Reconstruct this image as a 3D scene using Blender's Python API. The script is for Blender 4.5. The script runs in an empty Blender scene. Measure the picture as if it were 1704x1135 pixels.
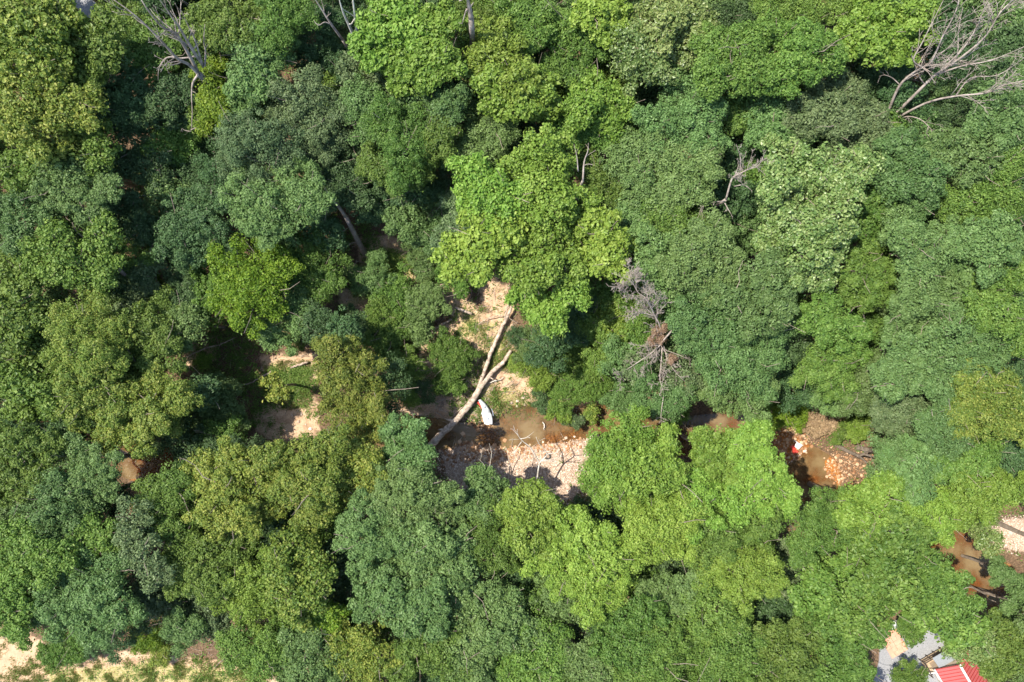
import bpy, math, random
import numpy as np
from mathutils import Vector

# ------------------------------------------------------------------ camera, sky, sun
H = 91.0                       # drone height above the ground, metres
S = bpy.context.scene
COL = S.collection
cam_d = bpy.data.cameras.new("camera"); cam = bpy.data.objects.new("camera", cam_d)
COL.objects.link(cam); S.camera = cam
cam.location = (0, 0, H); cam.rotation_euler = (0, 0, 0)
cam_d.sensor_width = 36.0; cam_d.lens = 24.0; cam_d.clip_end = 3000

SUN_EL, SUN_AZ = math.radians(60), math.radians(160)    # azimuth counter-clockwise from +x: light comes from the left, slightly above
w = bpy.data.worlds.new("World"); S.world = w; w.use_nodes = True
nt = w.node_tree
sky = nt.nodes.new("ShaderNodeTexSky"); sky.sky_type = 'NISHITA'; sky.sun_disc = False
sky.sun_elevation = SUN_EL; sky.sun_rotation = math.pi/2 - SUN_AZ
nt.links.new(sky.outputs[0], nt.nodes["Background"].inputs[0])
nt.nodes["Background"].inputs[1].default_value = 0.15
sd = bpy.data.lights.new("sun", 'SUN'); sd.energy = 4.6; sd.angle = math.radians(0.55); sd.color = (1.0, 0.94, 0.82)
so = bpy.data.objects.new("sun", sd); COL.objects.link(so); so.location = (-60, -50, 120)
dirv = Vector((math.cos(SUN_EL)*math.cos(SUN_AZ), math.cos(SUN_EL)*math.sin(SUN_AZ), math.sin(SUN_EL)))
so.rotation_euler = dirv.to_track_quat('Z', 'Y').to_euler()
S.view_settings.view_transform = 'Standard'; S.view_settings.look = 'None'
S.view_settings.exposure = 0.92; S.view_settings.gamma = 1.0

# ------------------------------------------------------------------ helpers
rng = np.random.default_rng(11)
random.seed(5)

def W(px, py, z=0.0):
    """photo position of something at height z -> its place in the valley"""
    k = (H - z)/1136.0
    return np.array([(px-852.0)*k, (567.5-py)*k, z])

def tag(o, label=None, cat=None, group=None, kind=None):
    if label: o['label'] = label
    if cat: o['category'] = cat
    if group: o['group'] = group
    if kind: o['kind'] = kind
    return o

def empty(name, loc, label, cat, group=None):
    o = bpy.data.objects.new(name, None); COL.objects.link(o)
    o.location = tuple(float(v) for v in loc); o.empty_display_size = 0.3
    return tag(o, label, cat, group)

def link_mesh(name, me, mat, parent=None, loc=None):
    if mat and not me.materials: me.materials.append(mat)
    o = bpy.data.objects.new(name, me); COL.objects.link(o)
    if parent is not None:
        o.parent = parent
    if loc is not None: o.location = tuple(float(v) for v in loc)
    return o

def mesh_np(name, V, F, face_attr=None, smooth=False):
    """V (n,3), F (m,k) all faces with the same number of corners"""
    me = bpy.data.meshes.new(name)
    V = np.asarray(V, dtype=np.float32); F = np.asarray(F, dtype=np.int32)
    n, k = F.shape
    me.vertices.add(len(V)); me.vertices.foreach_set('co', V.ravel())
    me.loops.add(n*k); me.loops.foreach_set('vertex_index', F.ravel())
    me.polygons.add(n); me.polygons.foreach_set('loop_start', np.arange(0, n*k, k, dtype=np.int32))
    try: me.polygons.foreach_set('loop_total', np.full(n, k, dtype=np.int32))
    except Exception: pass
    me.polygons.foreach_set('use_smooth', np.full(n, smooth, dtype=bool))
    me.update(calc_edges=True)
    if face_attr is not None:
        for an, arr in face_attr.items():
            a = me.attributes.new(an, 'FLOAT', 'FACE'); a.data.foreach_set('value', arr.astype(np.float32))
    return me

class MB:
    """collects boxes, tubes, stones as one mesh"""
    def __init__(s): s.v = []; s.f = []
    def add(s, vs, fs):
        o = len(s.v); s.v += [tuple(map(float, q)) for q in vs]; s.f += [tuple(i+o for i in f) for f in fs]
    def box(s, c, sx, sy, sz, ax=(1, 0, 0), ay=(0, 1, 0), az=(0, 0, 1)):
        c = np.array(c, float); ax, ay, az = (np.array(q, float) for q in (ax, ay, az))
        vs = [c+ax*a*sx/2+ay*b*sy/2+az*d*sz/2 for a in (-1, 1) for b in (-1, 1) for d in (-1, 1)]
        s.add(vs, [(0, 1, 3, 2), (4, 6, 7, 5), (0, 4, 5, 1), (2, 3, 7, 6), (0, 2, 6, 4), (1, 5, 7, 3)])
    def tube(s, pts, rad, n=6, rough=0.0):
        pts = np.array(pts, float); m = len(pts)
        T = np.gradient(pts, axis=0); T /= np.linalg.norm(T, axis=1)[:, None]+1e-9
        up = np.array([0.13, 0.31, 0.94]) if abs(T[0][2]) < .8 else np.array([.9, .3, .1])
        vs = []
        for i in range(m):
            a = np.cross(T[i], up); a /= np.linalg.norm(a)+1e-9; b = np.cross(a, T[i])
            for j in range(n):
                t = 2*math.pi*j/n; r = rad[i]*(1+rough*(random.random()-.5))
                vs.append(pts[i]+a*math.cos(t)*r+b*math.sin(t)*r)
        fs = [(i*n+j, i*n+(j+1) % n, (i+1)*n+(j+1) % n, (i+1)*n+j) for i in range(m-1) for j in range(n)]
        fs += [tuple(range(n))[::-1], tuple((m-1)*n+j for j in range(n))]
        s.add(vs, fs)
    def build(s, name, mat, parent=None, smooth=False, origin=None):
        me = bpy.data.meshes.new(name); vs = s.v
        if origin is not None: vs = [(a-origin[0], b-origin[1], c-origin[2]) for a, b, c in vs]
        me.from_pydata(vs, [], s.f)
        if smooth: me.polygons.foreach_set('use_smooth', [True]*len(me.polygons))
        me.update()
        o = link_mesh(name, me, mat, parent)
        if origin is not None and parent is None: o.location = tuple(map(float, origin))
        return o

def smoothpath(pts, n=4):
    """Catmull-Rom through points (rows x,y,z,r)"""
    P = np.array(pts, float); P = np.vstack([2*P[0]-P[1], P, 2*P[-1]-P[-2]]); out = []
    for i in range(1, len(P)-2):
        for k in range(n):
            t = k/n
            out.append(.5*((2*P[i])+(-P[i-1]+P[i+1])*t+(2*P[i-1]-5*P[i]+4*P[i+1]-P[i+2])*t*t+(-P[i-1]+3*P[i]-3*P[i+1]+P[i+2])*t**3))
    out.append(P[-2]); return np.array(out)

def vnoise(x, y, sc, seed=0):
    """smooth value noise on arrays"""
    r = np.random.default_rng(seed).random((64, 64))
    x = np.asarray(x)/sc+100; y = np.asarray(y)/sc+100
    xi = np.floor(x).astype(int); yi = np.floor(y).astype(int); fx = x-xi; fy = y-yi
    fx = fx*fx*(3-2*fx); fy = fy*fy*(3-2*fy)
    a = r[xi % 64, yi % 64]; b = r[(xi+1) % 64, yi % 64]; c = r[xi % 64, (yi+1) % 64]; d = r[(xi+1) % 64, (yi+1) % 64]
    return (a*(1-fx)+b*fx)*(1-fy)+(c*(1-fx)+d*fx)*fy

def inpoly(x, y, poly):
    x = np.asarray(x, float); y = np.asarray(y, float); ins = np.zeros(x.shape, bool); n = len(poly)
    for i in range(n):
        x1, y1 = poly[i]; x2, y2 = poly[(i+1) % n]
        c = ((y1 > y) != (y2 > y)) & (x < (x2-x1)*(y-y1)/((y2-y1) if y2 != y1 else 1e-9)+x1)
        ins ^= c
    return ins

def distline(x, y, pts):
    d = np.full(np.shape(x), 1e9); tt = np.zeros(np.shape(x))
    for i in range(len(pts)-1):
        a = np.array(pts[i], float); b = np.array(pts[i+1], float); ab = b-a
        t = np.clip(((x-a[0])*ab[0]+(y-a[1])*ab[1])/(ab@ab), 0, 1)
        q = np.hypot(x-a[0]-t*ab[0], y-a[1]-t*ab[1]); m = q < d
        d = np.where(m, q, d); tt = np.where(m, i+t, tt)
    return d, tt

def softpoly(x, y, poly, soft):
    """1 inside, fading to 0 over `soft` outside"""
    ins = inpoly(x, y, poly); d, _ = distline(x, y, list(poly)+[poly[0]])
    return np.clip(np.where(ins, .5+d/soft, .5-d/soft), 0, 1)

# ------------------------------------------------------------------ materials
def new_mat(name):
    m = bpy.data.materials.new(name); m.use_nodes = True; n = m.node_tree
    return m, n, n.nodes, n.links, n.nodes["Principled BSDF"]

def ramp(nodes, stops):
    r = nodes.new("ShaderNodeValToRGB"); e = r.color_ramp.elements
    while len(e) < len(stops): e.new(0.5)
    for i, (p, c) in enumerate(stops): e[i].position = p; e[i].color = (*c, 1)
    return r

def leaf_mat(name, dark, mid, light, trans=0.38, rough=0.5, spec=0.35):
    m, n, N, L, B = new_mat(name)
    at = N.new("ShaderNodeAttribute"); at.attribute_name = 'v'
    r = ramp(N, [(0.0, dark), (0.5, mid), (1.0, light)]); L.new(at.outputs['Fac'], r.inputs[0])
    oi = N.new("ShaderNodeObjectInfo")
    hs = N.new("ShaderNodeHueSaturation"); L.new(r.outputs[0], hs.inputs['Color'])
    mr = N.new("ShaderNodeMapRange"); mr.inputs[3].default_value = 0.479; mr.inputs[4].default_value = 0.506
    L.new(oi.outputs['Random'], mr.inputs[0]); L.new(mr.outputs[0], hs.inputs['Hue'])
    mr2 = N.new("ShaderNodeMapRange"); mr2.inputs[3].default_value = 0.85; mr2.inputs[4].default_value = 1.15
    fr = N.new("ShaderNodeMath"); fr.operation = 'FRACT'; mu = N.new("ShaderNodeMath"); mu.operation = 'MULTIPLY'; mu.inputs[1].default_value = 7.3
    L.new(oi.outputs['Random'], mu.inputs[0]); L.new(mu.outputs[0], fr.inputs[0]); L.new(fr.outputs[0], mr2.inputs[0]); L.new(mr2.outputs[0], hs.inputs['Value'])
    L.new(hs.outputs[0], B.inputs['Base Color'])
    B.inputs['Roughness'].default_value = rough; B.inputs['Specular IOR Level'].default_value = spec
    tr = N.new("ShaderNodeBsdfTranslucent"); L.new(hs.outputs[0], tr.inputs['Color'])
    mx = N.new("ShaderNodeMixShader"); mx.inputs[0].default_value = trans
    L.new(B.outputs[0], mx.inputs[1]); L.new(tr.outputs[0], mx.inputs[2])
    L.new(mx.outputs[0], N["Material Output"].inputs['Surface'])
    return m

LEAF = {
 'D': leaf_mat("leaf_dark_green", (.042, .090, .032), (.068, .138, .046), (.125, .215, .080)),
 'M': leaf_mat("leaf_sage_green", (.078, .148, .044), (.125, .222, .062), (.210, .325, .112)),
 'G': leaf_mat("leaf_mid_green", (.066, .138, .026), (.115, .215, .036), (.205, .315, .068)),
 'L': leaf_mat("leaf_light_green", (.100, .192, .028), (.175, .298, .042), (.280, .400, .080)),
 'B': leaf_mat("leaf_bright_yellow_green", (.065, .150, .014), (.125, .235, .020), (.225, .335, .036)),
 'Y': leaf_mat("leaf_yellowing", (.082, .152, .026), (.168, .245, .038), (.340, .375, .080)),
 'O': leaf_mat("leaf_pale_olive", (.090, .160, .038), (.160, .245, .062), (.320, .385, .140), spec=.6, rough=.42),
 'P': leaf_mat("leaf_grey_green", (.074, .126, .050), (.122, .190, .074), (.200, .275, .120)),
 'K': leaf_mat("leaf_dry_brown", (.16, .10, .06), (.28, .18, .12), (.40, .28, .19)),
}

def bark_mat(name, c1, c2, c3, sc=6.0, rough=.85):
    m, n, N, L, B = new_mat(name)
    tc = N.new("ShaderNodeTexCoord"); no = N.new("ShaderNodeTexNoise"); no.inputs['Scale'].default_value = sc*.25; no.inputs['Detail'].default_value = 8; no.inputs['Roughness'].default_value = .7
    L.new(tc.outputs['Object'], no.inputs['Vector'])
    r = ramp(N, [(.32, c1), (.5, c2), (.68, c3)]); L.new(no.outputs[0], r.inputs[0]); L.new(r.outputs[0], B.inputs['Base Color'])
    B.inputs['Roughness'].default_value = rough
    bu = N.new("ShaderNodeBump"); bu.inputs['Strength'].default_value = .5; bu.inputs['Distance'].default_value = .05
    n2 = N.new("ShaderNodeTexNoise"); n2.inputs['Scale'].default_value = sc*2; n2.inputs['Detail'].default_value = 5; L.new(tc.outputs['Object'], n2.inputs['Vector'])
    L.new(n2.outputs[0], bu.inputs['Height']); L.new(bu.outputs[0], B.inputs['Normal'])
    return m
BARK = bark_mat("bark_grey_brown", (.13, .10, .075), (.22, .175, .135), (.34, .28, .23))
BARK_DEAD = bark_mat("bare_weathered_wood", (.12, .095, .08), (.29, .24, .205), (.44, .38, .34))
BARK_WHITE = bark_mat("pale_sycamore_bark", (.34, .30, .24), (.52, .48, .42), (.68, .65, .60))
LOGM = bark_mat("fallen_log_wood", (.10, .07, .05), (.40, .31, .24), (.64, .54, .44), 9)

def plain(name, col, rough=.6, var=.12, sc=8.0, spec=.4, metal=0):
    m, n, N, L, B = new_mat(name)
    tc = N.new("ShaderNodeTexCoord"); no = N.new("ShaderNodeTexNoise"); no.inputs['Scale'].default_value = sc; no.inputs['Detail'].default_value = 5
    L.new(tc.outputs['Object'], no.inputs['Vector'])
    lo = tuple(max(0, c*(1-var)) for c in col); hi = tuple(min(1, c*(1+var)) for c in col)
    r = ramp(N, [(.3, lo), (.7, hi)]); L.new(no.outputs[0], r.inputs[0]); L.new(r.outputs[0], B.inputs['Base Color'])
    B.inputs['Roughness'].default_value = rough; B.inputs['Specular IOR Level'].default_value = spec; B.inputs['Metallic'].default_value = metal
    return m

# ------------------------------------------------------------------ the ground and the stream (photo outlines turned into valley coordinates)
def PW(pts, z=0.0): return [tuple(W(a, b, z)[:2]) for a, b in pts]

STREAM_PX = [(-140,600),(-60,640),(60,668),(170,705),(232,775),(300,765),(400,790),(520,775),(640,728),(735,722),(790,742),(850,728),(905,706),(960,706),(1030,716),(1090,722),(1140,730),(1200,722),(1255,722),(1300,768),(1335,805),(1345,855),(1400,895),(1480,890),(1550,898),(1608,928),(1648,968),(1664,1025),(1700,1080),(1790,1130)]
STREAM_W  = [1.6,1.6,1.4,1.3,1.4,1.5,1.5,1.5,1.6,1.6,1.5,2.3,2.4,2.3,2.0,1.8,1.8,2.0,2.2,3.2,4.6,2.6,2.2,2.0,2.4,2.4,2.6,2.4,2.5,2.5]
STREAM = PW(STREAM_PX, -1)
BAR = PW([(735,755),(770,738),(830,750),(900,742),(960,735),(1010,728),(1015,760),(985,800),(950,830),(870,840),(780,825),(745,790)], -.8)
BAR2 = PW([(1372,765),(1410,752),(1450,765),(1445,805),(1400,812),(1380,795)], -.8)
BAR3 = PW([(1640,885),(1670,862),(1740,860),(1740,915),(1690,915),(1655,905)], -.8)
BAR4 = PW([(195,800),(225,795),(235,825),(205,832)], -.8)
BAR5 = PW([(1290,722),(1335,715),(1350,740),(1325,765),(1300,785),(1285,765)], -.8)
SAND = [PW(p) for p in (
 [(790,462),(825,458),(850,485),(858,520),(835,530),(812,515),(800,500)],
 [(725,470),(760,478),(790,505),(800,545),(765,550),(748,520),(728,495)],
 [(665,415),(700,425),(705,470),(680,475),(660,450)],
 [(690,572),(730,540),(760,540),(750,570),(700,600)],
 [(805,590),(860,600),(900,640),(925,690),(860,705),(810,700),(770,690),(790,650)],
 [(590,400),(650,390),(700,430),(720,470),(760,480),(740,500),(690,480),(600,440)],
 [(700,560),(760,530),(800,560),(790,640),(740,690),(690,690),(700,620)],
 [(800,520),(850,520),(860,580),(810,600),(780,560)],
 [(650,690),(740,650),(770,690),(740,730),(660,740)],
 [(420,690),(470,650),(500,640),(530,670),(530,725),(470,735),(430,725)],
 [(430,590),(530,590),(530,650),(450,640)],
 [(560,480),(620,480),(625,520),(570,525)],
 [(300,575),(360,560),(360,600),(310,610)],
 [(915,660),(950,620),(960,660),(1060,680),(1040,715),(985,705),(940,690)],
 [(-200,1080),(-60,1060),(0,1040),(45,1048),(75,1075),(70,1100),(110,1135),(150,1145),(180,1100),(225,1085),(280,1120),(290,1100),(420,1100),(470,1135),(520,1200),(-200,1300)],
 [(90,1110),(200,1085),(420,1105),(480,1180),(80,1200)],
 [(1260,680),(1400,680),(1400,715),(1300,720)],
)]
DRIVE = [PW([(1465,1040),(1560,1010),(1600,1060),(1580,1110),(1570,1220),(1430,1220),(1462,1100)]),
         PW([(100,-30),(160,-30),(160,18),(140,40),(105,35)])]
TRACK = PW([(-100,1085),(30,1055),(70,1085),(90,1150),(100,1220),(-100,1220)])
GRASS = [PW(p) for p in (
 [(30,1100),(100,1110),(240,1095),(430,1110),(460,1180),(20,1190)],
 [(795,640),(860,640),(900,680),(850,700),(800,680)],
 [(800,545),(850,560),(860,620),(810,620)],
 [(440,600),(520,600),(515,660),(450,680)],
 [(600,420),(680,400),(700,470),(560,530)],
 [(760,480),(800,530),(850,530),(820,560),(760,570)],
 [(1330,690),(1400,690),(1405,722),(1335,722)],
 [(-100,1040),(0,1040),(20,1140),(-100,1140)],
)]
OPEN_PX = [
 [(560,345),(610,390),(650,385),(690,420),(735,455),(790,455),(860,480),(860,560),(905,640),(1000,690),(1060,690),(1110,720),(1000,760),(970,815),(880,835),(770,815),(720,770),(650,700),(700,640),(705,560),(650,450),(590,440)],
 [(300,580),(340,550),(430,550),(445,590),(515,590),(530,660),(530,720),(425,725),(390,700),(385,640),(330,620)],
 [(200,760),(235,755),(260,765),(262,785),(245,820),(205,822),(195,790)],
 [(1110,700),(1180,700),(1260,695),(1330,690),(1400,690),(1450,740),(1445,810),(1380,815),(1345,865),(1310,850),(1320,800),(1290,770),(1260,740),(1130,745)],
 [(1550,895),(1600,870),(1690,855),(1760,860),(1760,960),(1690,1040),(1640,1045),(1595,960)],
 [(-60,1050),(60,1050),(110,1115),(250,1080),(300,1090),(420,1105),(490,1150),(490,1250),(-60,1250)],
 [(1465,1035),(1585,1025),(1645,1100),(1690,1180),(1470,1180)],
 [(110,-20),(160,-20),(155,22),(120,28)],
 [(590,440),(650,450),(700,500),(690,520),(600,530),(560,510)],
 [(1330,675),(1400,690),(1400,720),(1330,715)],
]

def ground_z(x, y):
    x = np.asarray(x, float); y = np.asarray(y, float)
    base = (vnoise(x, y, 14, 1)-.5)*.7+(vnoise(x, y, 4, 2)-.5)*.28+(vnoise(x, y, 1.3, 8)-.5)*.10
    d, t = distline(x, y, STREAM)
    wv = np.interp(t, np.arange(len(STREAM_W)), STREAM_W)
    d = d+(vnoise(x, y, 3, 3)-.5)*1.4
    k = np.clip((d-wv)/2.6, 0, 1); k = k*k*(3-2*k)
    bed = -1.42+.22*vnoise(x, y, 2.5, 4)
    z = bed*(1-k)+base*k
    for b in (BAR, BAR2, BAR3, BAR4, BAR5):
        s = softpoly(x, y, b, 1.6); z = z*(1-s)+(-.93+.24*vnoise(x, y, 2.2, 5))*s
    for b in DRIVE:
        s = softpoly(x, y, b, 2.0); z = z*(1-s)+(.03)*s
    return z

ax = np.concatenate([[-900, -500, -260, -160, -120, -100], np.arange(-88, 88.01, .3), [100, 120, 160, 260, 500, 900]])
ay = np.concatenate([[-900, -500, -260, -140, -100, -80], np.arange(-66, 66.01, .3), [80, 100, 140, 260, 500, 900]])
GX, GY = np.meshgrid(ax, ay, indexing='ij'); nx, ny = GX.shape
GZ = ground_z(GX, GY)
idx = np.arange(nx*ny).reshape(nx, ny)
F = np.stack([idx[:-1, :-1], idx[1:, :-1], idx[1:, 1:], idx[:-1, 1:]], -1).reshape(-1, 4)
gme = mesh_np("ground", np.stack([GX, GY, GZ], -1).reshape(-1, 3), F, smooth=True)
def vattr(name, arr):
    a = gme.attributes.new(name, 'FLOAT', 'POINT'); a.data.foreach_set('value', arr.astype(np.float32).ravel())
sand = np.zeros_like(GX)
for p in SAND: sand = np.maximum(sand, softpoly(GX, GY, p, 2.2))
dr = np.zeros_like(GX)
for p in DRIVE: dr = np.maximum(dr, softpoly(GX, GY, p, .8))
gr = np.zeros_like(GX)
for p in GRASS: gr = np.maximum(gr, softpoly(GX, GY, p, 3))
bars = np.zeros_like(GX)
for p in (BAR, BAR3): bars = np.maximum(bars, softpoly(GX, GY, p, 1.5))
dS, tS = distline(GX, GY, STREAM); wS = np.interp(tS, np.arange(len(STREAM_W)), STREAM_W)
wet = np.clip(1.25-(dS-wS)/1.3, 0, 1)
rust = np.clip(np.maximum((GX-18)/10, (-30-GX)/8), .3, 1)
vattr('sand', sand); vattr('drive', dr); vattr('grassy', gr); vattr('bar', bars); vattr('wet', wet*(.35+.65*rust)); vattr('track', softpoly(GX, GY, TRACK, 2.5))

def ground_mat():
    m, n, N, L, B = new_mat("forest_floor_and_sand")
    geo = N.new("ShaderNodeNewGeometry")
    def noise(sc, det=6, rough=.6):
        o = N.new("ShaderNodeTexNoise"); o.inputs['Scale'].default_value = sc; o.inputs['Detail'].default_value = det; o.inputs['Roughness'].default_value = rough
        L.new(geo.outputs['Position'], o.inputs['Vector']); return o.outputs[0]
    def att(a):
        o = N.new("ShaderNodeAttribute"); o.attribute_name = a; return o.outputs['Fac']
    def mask(a, ns, lo=.42, hi=.6, amt=.45):
        x = N.new("ShaderNodeMath"); x.operation = 'MULTIPLY_ADD'; L.new(ns, x.inputs[0]); x.inputs[1].default_value = amt*2; x.inputs[2].default_value = -amt
        y = N.new("ShaderNodeMath"); y.operation = 'ADD'; L.new(att(a), y.inputs[0]); L.new(x.outputs[0], y.inputs[1])
        r = N.new("ShaderNodeMapRange"); L.new(y.outputs[0], r.inputs[0]); r.inputs[1].default_value = lo; r.inputs[2].default_value = hi; return r.outputs[0]
    def mix(f, a, b):
        o = N.new("ShaderNodeMix"); o.data_type = 'RGBA'; L.new(f, o.inputs[0]); L.new(a, o.inputs[6]); L.new(b, o.inputs[7]); return o.outputs[2]
    n1 = noise(.9, 8, .65); n2 = noise(5, 6, .7); n3 = noise(.35, 4); n4 = noise(14, 4, .7)
    lit = ramp(N, [(.32, (.060, .042, .026)), (.5, (.13, .085, .052)), (.62, (.22, .14, .088)), (.75, (.085, .105, .04))]); L.new(n2, lit.inputs[0])
    sd_ = ramp(N, [(.32, (.17, .095, .055)), (.44, (.36, .215, .13)), (.55, (.53, .37, .24)), (.75, (.60, .44, .31))]); L.new(n1, sd_.inputs[0])
    sd2 = ramp(N, [(.38, (.30, .19, .11)), (.55, (.58, .42, .28))]); L.new(n2, sd2.inputs[0])
    ms = N.new("ShaderNodeMix"); ms.data_type = 'RGBA'; ms.inputs[0].default_value = .45; L.new(sd_.outputs[0], ms.inputs[6]); L.new(sd2.outputs[0], ms.inputs[7])
    c = mix(mask('sand', n1, amt=.42), lit.outputs[0], ms.outputs[2])
    gra = ramp(N, [(.35, (.17, .19, .05)), (.5, (.36, .30, .13)), (.66, (.58, .42, .26))]); L.new(n2, gra.inputs[0])
    c = mix(mask('grassy', n1, .62, .85, .5), c, gra.outputs[0])
    tr = ramp(N, [(.3, (.42, .28, .175)), (.7, (.56, .39, .26))]); L.new(n1, tr.inputs[0])
    c = mix(mask('track', n2, .5, .7, .35), c, tr.outputs[0])
    ba = ramp(N, [(.32, (.22, .14, .09)), (.47, (.42, .29, .21)), (.65, (.58, .44, .34))]); L.new(n4, ba.inputs[0])
    c = mix(mask('bar', n1, amt=.2), c, ba.outputs[0])
    wr = ramp(N, [(.35, (.15, .060, .014)), (.5, (.33, .125, .030)), (.65, (.50, .22, .065))]); L.new(n2, wr.inputs[0])
    c = mix(mask('wet', n1, .5, .9, .25), c, wr.outputs[0])
    d_ = ramp(N, [(.3, (.17, .17, .18)), (.5, (.27, .27, .28)), (.7, (.38, .38, .39))]); L.new(n4, d_.inputs[0])
    c = mix(mask('drive', n2, .4, .6, .2), c, d_.outputs[0])
    L.new(c, B.inputs['Base Color']); B.inputs['Roughness'].default_value = .95; B.inputs['Specular IOR Level'].default_value = .15
    bu = N.new("ShaderNodeBump"); bu.inputs['Strength'].default_value = .6; bu.inputs['Distance'].default_value = .12; L.new(n2, bu.inputs['Height']); L.new(bu.outputs[0], B.inputs['Normal'])
    return m
g = link_mesh("ground", gme, ground_mat()); tag(g, kind='structure')

def water_mat():
    m, n, N, L, B = new_mat("muddy_stream_water")
    geo = N.new("ShaderNodeNewGeometry")
    no = N.new("ShaderNodeTexNoise"); no.inputs['Scale'].default_value = .35; no.inputs['Detail'].default_value = 4; L.new(geo.outputs['Position'], no.inputs['Vector'])
    r = ramp(N, [(.35, (.135, .080, .032)), (.65, (.235, .165, .08))]); L.new(no.outputs[0], r.inputs[0]); L.new(r.outputs[0], B.inputs['Base Color'])
    B.inputs['Roughness'].default_value = .12; B.inputs['Specular IOR Level'].default_value = .6
    n2 = N.new("ShaderNodeTexNoise"); n2.inputs['Scale'].default_value = 3.0; n2.inputs['Detail'].default_value = 3; L.new(geo.outputs['Position'], n2.inputs['Vector'])
    bu = N.new("ShaderNodeBump"); bu.inputs['Strength'].default_value = .6; bu.inputs['Distance'].default_value = .08; L.new(n2.outputs[0], bu.inputs['Height']); L.new(bu.outputs[0], B.inputs['Normal'])
    t = N.new("ShaderNodeBsdfTransparent"); t.inputs[0].default_value = (.82, .60, .36, 1)
    mx = N.new("ShaderNodeMixShader"); mr = N.new("ShaderNodeMapRange"); L.new(no.outputs[0], mr.inputs[0]); mr.inputs[1].default_value = .35; mr.inputs[2].default_value = .62; mr.inputs[3].default_value = .4; mr.inputs[4].default_value = .85
    L.new(mr.outputs[0], mx.inputs[0]); L.new(t.outputs[0], mx.inputs[1]); L.new(B.outputs[0], mx.inputs[2]); L.new(mx.outputs[0], N["Material Output"].inputs['Surface'])
    return m
sp = smoothpath([(a, b, -1.04, wd) for (a, b), wd in zip(STREAM, STREAM_W)], 5)
T = np.gradient(sp[:, :2], axis=0); T /= np.linalg.norm(T, axis=1)[:, None]; Nn = np.stack([-T[:, 1], T[:, 0]], 1)
wv = []; cross = np.linspace(-1, 1, 9)
for i in range(len(sp)):
    for c in cross: q = sp[i, :2]+Nn[i]*c*(sp[i, 3]+1.9); wv.append((q[0], q[1], -1.04))
wf = [(i*9+j, (i+1)*9+j, (i+1)*9+j+1, i*9+j+1) for i in range(len(sp)-1) for j in range(8)]
wme = mesh_np("stream_water", wv, wf); tag(link_mesh("stream_water", wme, water_mat()), kind='structure')

# ------------------------------------------------------------------ foliage
def fib(n, zmin):
    i = np.arange(n)+.5; z = 1-(1-zmin)*i/n; a = i*2.399963; r = np.sqrt(np.maximum(0, 1-z*z))
    return np.stack([r*np.cos(a), r*np.sin(a), z], 1)

STYLE = {  # puff radius, leaves per puff, leaf length, leaf width ratio, puff flatness, raggedness, normal jitter
 'f': (.58, 68, .212, .62, .90, .30, .42),     # rounded tufts of small leaves
 'c': (.66, 44, .325, .72, .90, .40, .55),     # large glossy leaves
 'a': (.55, 30, .260, .60, .80, .50, .65),     # open, thin crown
 's': (.40, 44, .180, .55, .90, .34, .50),     # shrubs
}

def cards(P, Nrm, length, wr, jit, g):
    n = len(P)
    Nn = Nrm+g.normal(0, jit, (n, 3)); Nn /= np.linalg.norm(Nn, axis=1)[:, None]+1e-9
    R = g.normal(0, 1, (n, 3)); t = R-(R*Nn).sum(1)[:, None]*Nn; t /= np.linalg.norm(t, axis=1)[:, None]+1e-9
    b = np.cross(Nn, t); L = length*(.5+1.15*g.random(n)**1.3)[:, None]
    V = np.empty((n, 4, 3)); V[:, 0] = P+t*L*.5-Nn*L*.14; V[:, 1] = P+b*L*wr*.5+t*L*.06; V[:, 2] = P-t*L*.5-Nn*L*.10; V[:, 3] = P-b*L*wr*.5+t*L*.06
    return V.reshape(-1, 3)

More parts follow.
